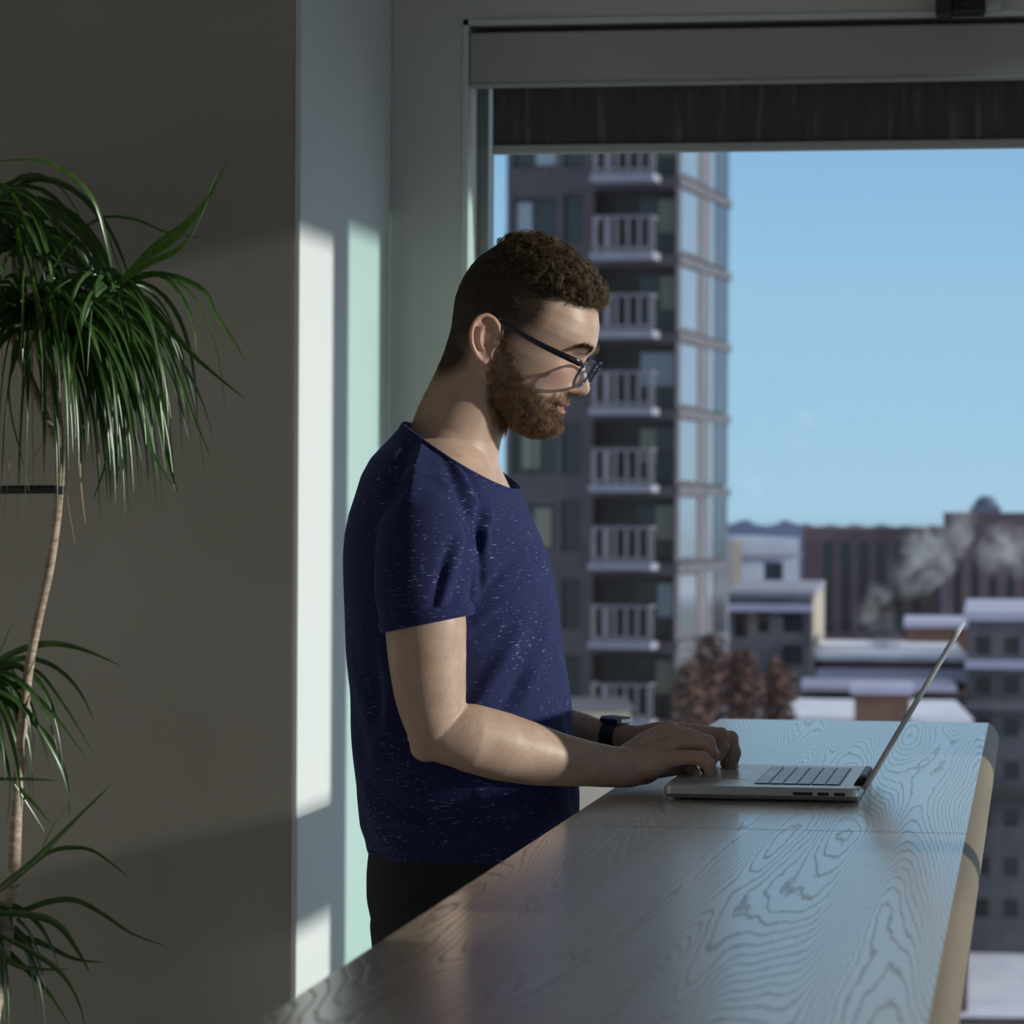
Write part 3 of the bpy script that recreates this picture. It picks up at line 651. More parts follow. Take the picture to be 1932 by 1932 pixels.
# ---------------------------------------------------------------- hair
def hairmat(name, c1, c2, rough=.45):
    m = nmat(name, c1, c2, 90, rough, spec=.4); return m
M['hair'] = hairmat('brown_hair', (.045, .028, .015), (.22, .14, .075)); M['beard'] = hairmat('auburn_beard', (.13, .07, .035), (.42, .26, .125))  # front hair lightened so its colour carries the sunlit look
M['crop'] = hairmat('cropped_hair_shaded', (.016, .010, .006), (.045, .028, .016), .6)  # same hair on the cropped sides, darkened in colour to look shaded
M['bodyhair'] = hairmat('arm_hair', (.30, .2, .11), (.42, .3, .18))
# cap: outer surface of the short curly hair over the scalp
def thick(x, y, l=0):    # hair thickness in px from sagittal photo position
    t = tab(x, [840, 870, 900, 940, 980, 1040, 1100, 1150], [9, 13, 15, 16, 17, 19, 20, 19])
    k = min(1, max(0, (640 - y) / 60.)) if x < 1000 else min(1, max(0, (585 - y) / 35.))
    k *= 1 - .8 * min(1, max(0, (abs(l) - 62) / 32)) * min(1, max(0, (y - 455 - max(0, (x - 960)) * .55) / 60))
    return 1.5 + (t - 1.5) * k
nt_ = 160; us_ = np.arange(-110, 174.1, 2.2); G_ = []
from mathutils import noise as MN
for u in us_:
    for j in range(nt_):
        t = 2 * pi * j / nt_; f, l, uu = head_point(t, float(u)); dx = f * cos(PITCH) + uu * sin(PITCH); dz = -f * sin(PITCH) + uu * cos(PITCH)
        x, y = 985 + dx, 640 - dz; G_.append((f, l, uu, x, y))
G_ = np.array(G_); hm = soft(G_[:, 3], G_[:, 4], HAIRP, 5); cen = np.array([-10, 0, 20.])
vv = []; thk = []
for k in range(len(G_)):
    f, l, uu, x, y = G_[k]; d = np.array([f, l, uu]) - cen; d /= np.linalg.norm(d)
    th = thick(x, y, l); thk.append(th); big = min(1, max(0, (th - 5) / 8)) * min(1, max(0.12, (x - 930) / 90)); q = Vector((f, l, uu))
    lump = MN.noise(q / 11) * 5.5 + MN.noise(q / 5 + Vector((9, 2, 1))) * 2.8
    o = (th * .72 + lump * big) * hm[k] - 2.5 * (1 - hm[k]); vv.append(H(f + d[0] * o, l + d[1] * o, uu + d[2] * o))
hb = MB(); nr = len(us_); hb.loft([vv[i * nt_:(i + 1) * nt_] for i in range(nr)], False)
keepq = []
for q in hb.f:
    if sum(hm[i] for i in q) / 4 > .6 and sum(thk[i] for i in q) / 4 > 3.2: keepq.append(q)
hb.f = keepq + [tuple((nr - 1) * nt_ + j for j in range(nt_))]
M['crop'] = hairmat('cropped_hair_shaded', (.018, .011, .007), (.040, .025, .015), .6)  # final side and cap tone, shade kept in the colour
cap = hb.build('hair', M['crop'], man, smooth=True)
# strands grown on the body surface
bvh = BVHTree.FromPolygons([v + wloc(man) for v in (Vector(c) for c in getv(bm_))], [tuple(p.vertices) for p in bm_.polygons])
pc = np.empty(len(bm_.polygons) * 3); bm_.polygons.foreach_get('center', pc); pc = pc.reshape(-1, 3) + np.array(wloc(man))
pn = np.empty(len(bm_.polygons) * 3); bm_.polygons.foreach_get('normal', pn); pn = pn.reshape(-1, 3)
X_, Y_, L_, F_, U_ = sag(pc); hd = (pc[:, 2] > 1.42) & (Y_ < 850) & (X_ > 780) & (np.abs(L_) < 130)
HFn, HUn, HLn = np.array(HF), np.array(HU), np.array(LAT)
def grow(idx, n, k, length, rad, dirs, curl=0, curlr=0, lift=.5, jitter=.35, turns=1.0, base=0.0):
    s_ = rng.choice(idx, n); p0 = pc[s_]; nn = pn[s_]; d = dirs(s_) + rng.normal(0, jitter, (n, 3)); d -= nn * (d * nn).sum(1, keepdims=True) * (1)
    d /= np.linalg.norm(d, axis=1, keepdims=True) + 1e-9; Ln = length(s_) * rng.uniform(.6, 1.15, n)
    t = np.linspace(0, 1, k)[None, :, None]; out_ = p0[:, None] + nn[:, None] * base + (d[:, None] * t + nn[:, None] * lift * (t - .45 * t * t)) * Ln[:, None, None]
    if curlr:
        B = np.cross(nn, d); ph = rng.uniform(0, 6.28, n)[:, None, None]; a = t * turns * 6.28 + ph; cr = curlr(s_)[:, None, None] * np.minimum(1, t * 3)
        out_ = out_ + (nn[:, None] * np.cos(a) + B[:, None] * np.sin(a)) * cr
    R = rad * (1 - .75 * np.linspace(0, 1, k))[None, :] * np.ones((n, 1)); return out_, R
def joinV(parts):
    vs, fs, o = [], [], 0
    for v, f in parts: vs.append(v); fs.append(f + o); o += len(v)
    return np.concatenate(vs), np.concatenate(fs)
def strand_obj(name, parts, m, parent):
    me = npmesh(name, *joinV(parts)); return obj(name, me, m, parent)
hmask = soft(X_, Y_, HAIRP, 5) * hd * (np.abs(L_) < 112)
top = np.where((hmask > .6) & (np.array([thick(x, y, l) if h else 0 for x, y, l, h in zip(X_, Y_, L_, hd)]) > 6.5) & (rng.random(len(X_)) < np.clip((X_ - 935) / 60, 0, 1)))[0]
allh = np.where(rng.random(len(pc)) < hmask)[0]
TH = lambda s_: np.array([thick(X_[i], Y_[i], L_[i]) for i in s_])
parts_ = []
# locks: clumps sharing a curl
def locks(nl, per, k):
    s_ = rng.choice(top, nl); th = TH(s_) * HM; P0 = pc[s_]; nn = pn[s_]; nn = nn + .15 * rng.normal(size=nn.shape); nn /= np.linalg.norm(nn, axis=1, keepdims=True)
    d = HFn * .9 - HUn * .15 + rng.normal(0, .45, (nl, 3)); d -= nn * (d * nn).sum(1, keepdims=True); d /= np.linalg.norm(d, axis=1, keepdims=True)
    front = np.clip((F_[s_] + 20) / 90, .15, 1); Ln = th * (1.2 + .9 * rng.random(nl)); t = np.linspace(0, 1, k)[None, :, None]
    B = np.cross(nn, d); ph = rng.uniform(0, 6.28, nl)[:, None, None]; a = t * (5 + 3.5 * front[:, None, None]) + ph; cr = (.0012 + .0032 * front)[:, None, None] * (.3 + .7 * t)
    ctr = P0[:, None] + nn[:, None] * (th[:, None, None] * (.35 + .75 * np.sin(np.pi * (.12 + .75 * t)))) + d[:, None] * Ln[:, None, None] * t + (nn[:, None] * np.cos(a) + B[:, None] * np.sin(a)) * cr
    ctr = np.repeat(ctr, per, 0); off = rng.normal(0, .0011, (nl * per, 1, 3)) + rng.normal(0, .0006, (nl * per, 1, 3)) * t * 2
    R = .00022 * (1 - .6 * np.linspace(0, 1, k))[None, :] * np.ones((nl * per, 1)); return ctr + off, R
for a_ in (locks(1500, 9, 9),): parts_.append(strands(*a_))
short = grow(allh, 14000, 3, lambda s_: (TH(s_) * .55 * HM + .0012), .00016, lambda s_: np.tile(-HUn * .6 - HFn * .5, (len(s_), 1)), lift=.55)
strand_obj('cropped_sides', [strands(*short)], M['crop'], cap)
nape = np.where(hd & (X_ < 850) & (Y_ > 700) & (Y_ < 800))[0]
parts_.append(strands(*grow(nape, 250, 4, lambda s_: np.full(len(s_), .005), .0001, lambda s_: np.tile(np.array([-.2, 0, -1.]), (len(s_), 1)), lift=.7)))
strand_obj('hair_strands', parts_, M['hair'], cap)
bmask = soft(X_, Y_, BEARDP, 6) * hd * ~((np.abs(L_) > 109) & (Y_ < 695)) * (1 - np.exp(-((U_ + 84) / 11) ** 4) * np.exp(-(L_ / 25) ** 4))
bi = np.where(rng.random(len(pc)) < bmask)[0]
p1 = grow(bi, 15000, 4, lambda s_: .0045 + .006 * np.clip((Y_[s_] - 720) / 90, 0, 1) - .0025 * ((Y_[s_] < 765) & (F_[s_] > 95)), .00017, lambda s_: np.tile(-HUn * .9 + HFn * .25, (len(s_), 1)), lift=.75, jitter=.45,
          curlr=lambda s_: np.full(len(s_), .0006), turns=.8)
strand_obj('beard', [strands(*p1)], M['beard'], man)
# eyebrows
ebr = []
for s in (-1, 1):
    path = [(14, 33), (26, 38), (40, 42), (54, 41), (66, 33)]
    for k in range(700):
        a = rng.random(); l = tab(a * 4, [0, 1, 2, 3, 4], [p[0] for p in path]); u = tab(a * 4, [0, 1, 2, 3, 4], [p[1] for p in path]) + rng.normal(0, 3.8 * (1 - .6 * a))
        hit = bvh.ray_cast(H(200, s * l, u), -HF)
        if hit[0] is None: continue
        p = hit[0]; n3 = hit[1]; n3 = n3 if n3.dot(HF) > 0 else -n3; d = (LAT * s * (.5 + a) + HU * (.5 - a) + Vector(rng.normal(0, .2, 3))).normalized()
        ebr.append([p, p + (d * .6 + n3 * .35) * .0035, p + (d + n3 * .3) * .0065])
ea = np.array([[list(q) for q in r] for r in ebr]); strand_obj('eyebrows', [strands(ea, np.array([[.00018, .00015, .00005]] * len(ea)))], M['hair'], man)
# sunlit fine hair on the near forearm
fa = np.where((pc[:, 1] < MANY + .0) & (pc[:, 2] < 1.33) & (pc[:, 0] > S(800, 1300, -.2).x) & (pc[:, 0] < S(1170, 1440, -.06).x) & (pc[:, 2] > 1.10) & (pn[:, 2] > -.3))[0]
fl = np.where((pc[:, 1] > MANY + .08) & (pc[:, 2] < 1.25) & (pc[:, 0] > S(1060, 1376, .16).x) & (pc[:, 0] < S(1155, 1392, .12).x))[0]
ah = [strands(*grow(fa, 1800, 4, lambda s_: np.full(len(s_), .006), .00006, lambda s_: np.tile(np.array([.8, -.2, -.5]), (len(s_), 1)), lift=.35)),
      strands(*grow(fl, 600, 4, lambda s_: np.full(len(s_), .006), .00006, lambda s_: np.tile(np.array([.8, -.2, -.5]), (len(s_), 1)), lift=.35))]
strand_obj('arm_hair', ah, M['bodyhair'], man)

# ---------------------------------------------------------------- spectacles
M['frame'] = mat('dark_acetate', (.012, .012, .02), .25); M['frontframe'] = mat('smoky_acetate', (.04, .04, .08), .2, spec=.6)
m = M['frontframe']; t_ = N(m, 'ShaderNodeBsdfTransparent'); t_.inputs[0].default_value = (.8, .8, .86, 1); x_ = N(m, 'ShaderNodeMixShader'); x_.inputs[0].default_value = .45; LK(m, PB(m).outputs[0], x_.inputs[1]); LK(m, t_.outputs[0], x_.inputs[2]); LK(m, x_.outputs[0], m.node_tree.nodes['Material Output'].inputs[0]); M['rivet'] = mat('rivet_metal', (.6, .6, .6), .3, metal=1)
gl = empty('eyeglasses', H(140, 0, 0), 'dark framed eyeglasses with clear lenses worn by the person', 'glasses')
GT = radians(8)     # lens plane leans with the face
def GP(l, v, f0=146):   # l lateral, v vertical in lens plane (px units)
    wrap = -abs(l) * .10; return H(f0 + wrap + v * sin(GT) * .9, l, -6 + v)
def lens_outline(s, g_=1.0, n=40):
    pts = []
    for j in range(n):
        a = 2 * pi * j / n; c, si = cos(a), sin(a); e = 2 / 2.8
        w = 33 * g_; h = (26 if si > 0 else 28) * g_
        x = w * math.copysign(abs(c) ** e, c); y = h * math.copysign(abs(si) ** e, si); x *= (1 + .06 * si); pts.append((s * 43 + x, y))
    return pts
ff = MB()
for s in (-1, 1):
    pts = [GP(*p) for p in lens_outline(s)]; n = len(pts); nf = HF
    rings_v = []; cen = GP(s * 43, 0)
    for p in pts:
        o_ = (p - cen).normalized(); rings_v += [p - o_ * .0005 + nf * .0016, p + o_ * .0022 + nf * .0014, p + o_ * .0022 - nf * .0014, p - o_ * .0005 - nf * .0016]
    fs = [(i * 4 + j, i * 4 + (j + 1) % 4, ((i + 1) % n) * 4 + (j + 1) % 4, ((i + 1) % n) * 4 + j) for i in range(n) for j in range(4)]
    ff.add(rings_v, fs)
ff.tube([GP(-11, 8), GP(-5, 13, 148), GP(5, 13, 148), GP(11, 8)], [.0018] * 4, 10, HF, 4)
for s in (-1, 1): ff.tube([GP(s * 74, 12), GP(s * 84, 15, 145)], [.0026, .0026], 10, HF)
ff.build('front_frame', M['frontframe'], gl, smooth=True)
for s in (-1, 1):
    lm = MB(); pts = [GP(*p) for p in lens_outline(s, .985)]; a = [p + HF * .0006 for p in pts]; c2 = [p - HF * .0006 for p in pts]
    lm.loft([c2, a]); lm.build('lens', M['lens'], gl)
    tmb = MB(); J = [(144 - 8, s * 88, 9), (120, s * 102, 9.5), (60, s * 111, 10), (0, s * 110, 14), (-25, s * 106, 17), (-46, s * 107, 2), (-60, s * 106, -22)]
    tmb.tube([H(*j) for j in J], [(.0042, .0018), (.0042, .0017), (.0036, .0015), (.0028, .0014), (.0024, .0014), (.0022, .0013), (.0020, .0012)], 10, HU, 4)
    tmb.build('temple', M['frame'], gl, smooth=True)
    for df in (0, 4): MB().ell(H(124 - df, s * (103.2 + df * .3), 10), (HF, LAT, HU), (.0006, .0004, .0006), 8, 6).build('rivet', M['rivet'], gl)

# ---------------------------------------------------------------- wristwatch on the far wrist
wc = S(1160, 1391, .121); wdir = (S(1215, 1396, .10) - S(1125, 1386, .135)).normalized(); wup = (Vector((0, 0, 1)) - wdir * wdir.z).normalized(); ws = wdir.cross(wup)
wt = empty('wristwatch', wc, 'square wristwatch with a black strap on the far wrist', 'watch')
r0 = pr(30, 1160, 1391, .121); bnd = MB(); vs = []; n = 40
for j in range(n):
    a = 2 * pi * j / n; rad_ = r0 * 1.0; o_ = wup * cos(a) + ws * sin(a); c3 = wc + o_ * rad_
    for w_, t_ in ((-.010, 0), (-.010, .0022), (.010, .0022), (.010, 0)): vs.append(c3 + wdir * w_ + o_ * t_)
bnd.add(vs, [(i * 4 + j, i * 4 + (j + 1) % 4, ((i + 1) % n) * 4 + (j + 1) % 4, ((i + 1) % n) * 4 + j) for i in range(n) for j in range(4)])
bnd.build('strap', M['black'], wt, smooth=False)
M['steel'] = mat('polished_steel', (.55, .55, .57), .18, metal=1)
wn = (wup * .94 - ws * .0).normalized(); fc = wc + wn * (r0 + .0015)
cs = MB(); cs.loft([[fc + wdir * x + ws * y + wn * z for x, y in rrect(-.017 + i_, .017 - i_, -.016 + i_, .016 - i_, .005)] for z, i_ in ((-.004, .002), (-.002, 0), (.003, 0), (.0045, .0015))])
case = cs.build('watch_case', M['steel'], wt, smooth=False)
cs = MB(); cs.loft([[fc + wdir * x + ws * y + wn * z for x, y in rrect(-.0155, .0155, -.0145, .0145, .004)] for z in (.0045, .0052)])
cs.build('watch_face', M['screen'], wt)

# ================================================================== PLANT
YP = 4.95
def leafmat(name, c1, c2):
    m = mat(name, c1, .32, spec=.6); n = noise(m, 30, 2, mapping(m, (3, 3, .3)))
    LK(m, ramp(m, n.outputs[0], [(.3, c1), (.7, c2)]), PB(m).inputs['Base Color'])
    PB(m).inputs['Subsurface Weight'].default_value = 0
    # thin blades let some light through
    tr = N(m, 'ShaderNodeBsdfTranslucent'); tr.inputs[0].default_value = (c2[0] * 2.2, c2[1] * 2.0, c2[2] * .8, 1); mi = N(m, 'ShaderNodeMixShader'); mi.inputs[0].default_value = .16
    LK(m, PB(m).outputs[0], mi.inputs[1]); LK(m, tr.outputs[0], mi.inputs[2]); LK(m, mi.outputs[0], m.node_tree.nodes['Material Output'].inputs[0]); return m
M['leaf'] = leafmat('dracaena_leaf', (.018, .048, .010), (.045, .11, .018))
M['dry'] = nmat('dry_leaf', (.30, .14, .06), (.38, .24, .12), 20, .6)
def leaf(mb, pts, w, twist=0., fold=.35, side=None, n=14):
    """blade along pts (world), half width w, V-folded"""
    pts = [Vector(p) for p in pts]; Q = []
    for i in range(len(pts) - 1):
        p0 = pts[max(i - 1, 0)]; p1 = pts[i]; p2 = pts[i + 1]; p3 = pts[min(i + 2, len(pts) - 1)]; k = max(2, n // (len(pts) - 1))
        for q in range(k):
            t = q / k; Q.append(.5 * ((2 * p1) + (p2 - p0) * t + (2 * p0 - 5 * p1 + 4 * p2 - p3) * t * t + (3 * p1 - p0 - 3 * p2 + p3) * t ** 3))
    Q.append(pts[-1]); m_ = len(Q); vs = []; fs = []
    for i, p in enumerate(Q):
        T = (Q[min(i + 1, m_ - 1)] - Q[max(i - 1, 0)]).normalized(); s = i / (m_ - 1)
        sd = Vector(side) if side is not None else Vector((0, .5, 1))
        A = sd - T * sd.dot(T)
        if A.length < 1e-3: A = Vector((1, 0, 0))
        A.normalize(); B = T.cross(A); a = twist * s; A, B = A * cos(a) + B * sin(a), B * cos(a) - A * sin(a)
        ww = w * (.55 + .45 * min(1, s * 5)) * (1 - max(0, (s - .35) / .65) ** 1.6) + .0002
        vs += [p + A * ww + B * ww * fold, p - B * ww * fold * .6, p - A * ww + B * ww * fold]
        if i: b = 3 * (i - 1); fs += [(b, b + 1, b + 4, b + 3), (b + 1, b + 2, b + 5, b + 4)]
    mb.add(vs, fs)
def PX(x, y, dy=0.): return on(x, y, 1, YP + dy)
pl = empty('dracaena_plant', (PX(-20, 1900).x, YP, 0), 'tall potted dracaena with bare cane trunk and drooping strap leaves beside the taupe wall', 'plant')
px0 = PX(-25, 1900)
b = MB(); b.tube([PX(-40, 2150), PX(-20, 1960), PX(2, 1790), PX(14, 1715)], [.012, .013, .0155, .017], 14, (0, 1, 0), 5)
b.tube([PX(10, 1725), PX(24, 1680), PX(28, 1600), PX(32, 1520), PX(38, 1430), PX(46, 1330), PX(58, 1240), PX(74, 1160), PX(92, 1080), PX(103, 1010), PX(110, 940), PX(113, 870), PX(108, 790), PX(85, 700), PX(60, 615)],
       [.015, .011, .0098, .0092, .0085, .0078, .0074, .0072, .0072, .0072, .0074, .0076, .008, .0085, .009], 14, (0, 1, 0), 4)
b.tube([PX(92, 760), PX(140, 650, 0), PX(192, 585, .01)], [.006, .0065, .005], 12, (0, 1, 0), 4)
b.tube([PX(5, 1740), PX(-60, 1600, .05), PX(-75, 1420, .06), PX(-40, 1310, 0)], [.014, .010, .009, .008], 12, (0, 1, 0), 5)
b.tube([PX(112, 850), PX(20, 620, .12), PX(-30, 430, .14)], [.007, .008, .008], 12, (0, 1, 0), 5)
b.tube([PX(-20, 1960), PX(-60, 1820, -.02), PX(-35, 1720, -.03)], [.012, .010, .009], 12, (0, 1, 0), 4)
b.tube([PX(-40, 2150), Vector((PX(-55, 2150).x, YP, .50))], [.012, .014], 12, (0, 1, 0))
b.build('cane', M['trunk'], pl, smooth=True)
def crown(name, hand, auto, m='leaf'):
    b = MB()
    for h in hand:
        pts, w = h[0], h[1]; y0 = h[2] if len(h) > 2 else rng.uniform(-.05, .05); y1 = y0 + rng.uniform(-.08, .05)
        k = len(pts); leaf(b, [PX(p[0], p[1], y0 + (y1 - y0) * i / (k - 1)) for i, p in enumerate(pts)], w * .5 / 1240, rng.uniform(-.8, .8), n=20)
    for (ox, oy, dy, n, az0, az1, L0, L1, w) in auto:
        for _ in range(n):
            a = rng.uniform(az0, az1); L = rng.uniform(L0, L1) * 1.12; e = rng.uniform(-.3, .95); o = PX(ox + rng.normal(0, 9), oy + rng.normal(0, 10), dy)
            d = Vector((cos(a) * cos(e), sin(a) * cos(e) * .8, sin(e))); pts = [o]; p = Vector(o); st = L / 7; v = d.copy(); dr = rng.uniform(.42, .85)
            for k in range(7):
                p = p + v * st; pts.append(p.copy()); v = (v + Vector((0, 0, -1)) * dr).normalized()
            if max(q.y for q in pts) > YC - .01: pts = [Vector((q.x, min(q.y, YC - .012 - .002 * i), q.z)) for i, q in enumerate(pts)]
            leaf(b, pts, w * rng.uniform(.7, 1.15), rng.uniform(-.9, .9), n=14)
    return b.build(name, M[m], pl, smooth=True)
crown('leaf_crown', [([(218, 542), (270, 492), (330, 452), (378, 400), (410, 345), (436, 288)], 20, -.02), ([(222, 540), (285, 470), (345, 425), (385, 380), (412, 320)], 13, .02), ([(225, 538), (280, 500), (340, 470), (372, 425), (395, 370)], 16, -.04),
    ([(220, 545), (270, 519), (330, 523), (385, 550), (405, 590), (445, 650), (466, 690)], 12), ([(222, 546), (262, 560), (320, 622), (375, 680), (465, 755)], 14), ([(225, 548), (285, 600), (325, 680), (362, 780), (400, 870)], 11),
    ([(228, 550), (262, 630), (290, 740), (312, 850), (335, 930)], 15), ([(224, 548), (245, 640), (265, 770), (290, 860), (325, 915)], 11), ([(230, 540), (300, 520), (345, 565), (365, 620), (371, 668)], 9),
    ([(218, 552), (238, 640), (240, 800), (205, 950)], 13), ([(215, 545), (205, 460), (175, 370), (105, 310), (40, 300), (-30, 308)], 14), ([(215, 545), (180, 470), (110, 405), (40, 380), (-40, 378)], 17),
    ([(232, 545), (300, 600), (340, 690), (352, 765)], 9), ([(215, 548), (222, 640), (250, 760), (262, 840)], 9), ([(205, 548), (190, 600), (205, 700), (215, 790)], 9), ([(150, 432), (200, 410), (260, 416), (312, 438), (375, 448)], 6)],
    [(215, 550, -.02, 16, -2.2, 2.2, .18, .30, .0042)])
crown('leaf_crown', [([(60, 600), (95, 560), (105, 500), (150, 440), (200, 412)], 12), ([(60, 600), (110, 570), (180, 568), (230, 620), (262, 680)], 12), ([(60, 605), (130, 590), (200, 650), (240, 760), (255, 860)], 12),
    ([(70, 610), (150, 640), (195, 740), (200, 860), (175, 945)], 12), ([(60, 605), (100, 640), (150, 760), (160, 870)], 12)],
    [(55, 600, 0, 95, -3.14, 3.14, .26, .38, .0052), (80, 620, -.03, 50, -1.4, 1.4, .24, .36, .0050), (150, 590, .02, 30, -1.5, 1.5, .22, .34, .0050)])
crown('leaf_crown', [([(-30, 400), (20, 360), (60, 372), (110, 430), (140, 500)], 12), ([(-30, 400), (30, 400), (70, 460), (90, 560)], 12)], [(-20, 405, .10, 70, -3.14, 3.14, .26, .40, .0050), (30, 470, .08, 40, -3.14, 3.14, .26, .38, .0050)])
crown('leaf_crown', [([(-35, 1280), (0, 1246), (60, 1220), (110, 1215), (165, 1228), (228, 1256)], 14), ([(-35, 1290), (40, 1330), (100, 1420), (128, 1500), (136, 1562)], 10), ([(0, 1290), (55, 1305), (110, 1360), (168, 1438)], 9),
    ([(-30, 1270), (60, 1262), (120, 1330), (178, 1425)], 7), ([(-30, 1280), (40, 1300), (80, 1400), (98, 1470)], 9), ([(-35, 1290), (10, 1340), (34, 1430), (26, 1560)], 14), ([(-35, 1285), (20, 1330), (90, 1390), (125, 1470), (130, 1540)], 10),
    ([(-35, 1290), (0, 1230), (28, 1165)], 10), ([(-30, 1470), (60, 1470), (108, 1473)], 6), ([(30, 1480), (70, 1520), (105, 1565)], 8), ([(28, 1480), (60, 1530), (85, 1570)], 7), ([(-35, 1300), (0, 1400), (18, 1480), (12, 1560)], 12)],
    [(-38, 1290, 0, 22, -1.6, 1.6, .14, .26, .0045)])
crown('leaf_crown', [([(-40, 1720), (0, 1680), (60, 1630), (130, 1560), (212, 1478)], 17), ([(60, 1635), (95, 1608), (135, 1600), (180, 1608), (246, 1658)], 10), ([(-40, 1725), (30, 1722), (90, 1702), (140, 1698), (190, 1722), (250, 1762), (316, 1786)], 11),
    ([(-30, 1722), (60, 1727), (110, 1745), (145, 1790), (170, 1836)], 14), ([(-40, 1740), (0, 1762), (70, 1778), (140, 1810), (200, 1816)], 16), ([(-40, 1760), (0, 1800), (50, 1826), (130, 1829)], 13), ([(-30, 1750), (45, 1825), (90, 1872), (132, 1935)], 10),
    ([(-30, 1750), (50, 1790), (110, 1830), (145, 1880), (162, 1940)], 10), ([(-35, 1720), (5, 1710), (20, 1740), (18, 1790)], 12), ([(80, 1600), (100, 1560), (125, 1522)], 6)], [(-40, 1735, 0, 14, -1.6, 1.6, .12, .24, .0045)])
crown('dry_leaves', [([(45, 660), (18, 700), (20, 780), (40, 860), (60, 950)], 6), ([(100, 700), (95, 800), (50, 900), (52, 1030)], 3), ([(150, 800), (152, 900), (162, 995)], 3), ([(60, 800), (62, 900), (48, 1010)], 3), ([(120, 900), (135, 990), (142, 1030)], 3), ([(20, 850), (12, 930), (2, 1000)], 3)], [], 'dry')
tie = MB(); a = PX(-200, 926, .02); c = PX(112, 923, .0); tie.tube([a, c], [(.0065, .003), (.0065, .003)], 10, (0, 0, 1), round_end=False); tie.tube([PX(113, 917), PX(113, 932)], [.0095, .0095], 14, (1, 0, 0), round_end=False)
tie.tube([a, Vector((a.x, a.y, .45))], [.008, .008], 10, (1, 0, 0), round_end=False)
tie.build('support_stake', M['black'], pl)
pt = MB(); cx, cy = PX(-55, 2150).x - .07, YP
pt.loft([[(cx + r * cos(2 * pi * j / 40), cy + r * sin(2 * pi * j / 40), z) for j in range(40)] for z, r in ((0, .14), (.01, .15), (.42, .20), (.44, .205), (.50, .205), (.50, .19), (.45, .185))])
pt.build('pot', M['pot'], pl, smooth=False)
pt = MB(); pt.loft([[(cx + r * cos(2 * pi * j / 40), cy + r * sin(2 * pi * j / 40), z) for j in range(40)] for z, r in ((.44, .187), (.47, .186), (.475, .1))]); pt.build('soil', M['soil'], pl)

# ================================================================== CITY OUTSIDE
CRt = Vector((cos(YAW), sin(YAW), 0)); CFw = Vector((-sin(YAW), cos(YAW), 0))
ZG = CAMZ - 18.4
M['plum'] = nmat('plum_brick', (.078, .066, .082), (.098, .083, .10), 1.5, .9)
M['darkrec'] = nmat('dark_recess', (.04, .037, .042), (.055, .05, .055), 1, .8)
M['slabw'] = nmat('painted_concrete', (.27, .26, .33), (.31, .30, .37), 1, .8)
M['rail'] = nmat('pale_railing', (.22, .20, .24), (.25, .23, .27), 2, .6)
M['paneL'] = mat('curtained_pane', (.30, .36, .42), .25); M['paneD'] = mat('dark_pane', (.03, .035, .04), .15); M['paneW'] = mat('warm_pane', (.22, .22, .17), .3)
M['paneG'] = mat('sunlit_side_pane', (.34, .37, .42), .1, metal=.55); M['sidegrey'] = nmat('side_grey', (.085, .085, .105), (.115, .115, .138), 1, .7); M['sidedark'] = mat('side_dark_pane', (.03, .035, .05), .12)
M['brick'] = nmat('brown_brick', (.085, .056, .068), (.11, .074, .088), .8, .9); M['brick2'] = nmat('rust_brick', (.15, .08, .06), (.19, .10, .08), .8, .9)
M['grey'] = nmat('grey_cladding', (.12, .113, .135), (.145, .138, .162), .6, .8); M['pale'] = nmat('pale_cladding', (.34, .38, .48), (.40, .44, .54), .5, .8)
M['tan'] = nmat('tan_and_sunlit_wall', (.36, .30, .25), (.42, .36, .30), .5, .85); M['ledge'] = nmat('lilac_ledge', (.42, .40, .56), (.48, .46, .62), .6, .8)
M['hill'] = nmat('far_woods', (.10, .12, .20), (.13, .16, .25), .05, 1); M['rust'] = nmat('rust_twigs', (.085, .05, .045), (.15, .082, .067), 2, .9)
class Fr:   # building frame: corner at a photo column, x along the front, y away from us
    def __init__(s, px, d, rot=0):
        s.o = CAM + CRt * ((px - 966) / FPX * d) + CFw * d; s.o.z = 0; s.d = d; s.px = px
        s.ex = CRt * cos(rot) - CFw * sin(rot); s.ey = CRt * sin(rot) + CFw * cos(rot)
    def __call__(s, x, y, z): return s.o + s.ex * x + s.ey * y + Vector((0, 0, z))
    def x(s, px):       # front coordinate seen at a photo column
        a = (px - 966) / FPX; o = s.o - CAM; ox, od = o.dot(CRt), o.dot(CFw); ex, ed = s.ex.dot(CRt), s.ex.dot(CFw); return (a * od - ox) / (ex - a * ed)
    def y(s, px):
        a = (px - 966) / FPX; o = s.o - CAM; ox, od = o.dot(CRt), o.dot(CFw); ex, ed = s.ey.dot(CRt), s.ey.dot(CFw); return (a * od - ox) / (ex - a * ed)
    def z(s, py, d=None): return CAMZ + (966 - py + .0) / FPX * (d or s.d)
def bld(name, px, d, rot, label, cat='building', group=None):
    f = Fr(px, d, rot); o = empty(name, (f.o.x, f.o.y, ZG), label, cat, group); return f, o
gr = MB().box((-260, 40, ZG - .5), (260, 900, ZG)); struct(gr, 'ground', M['snow'])

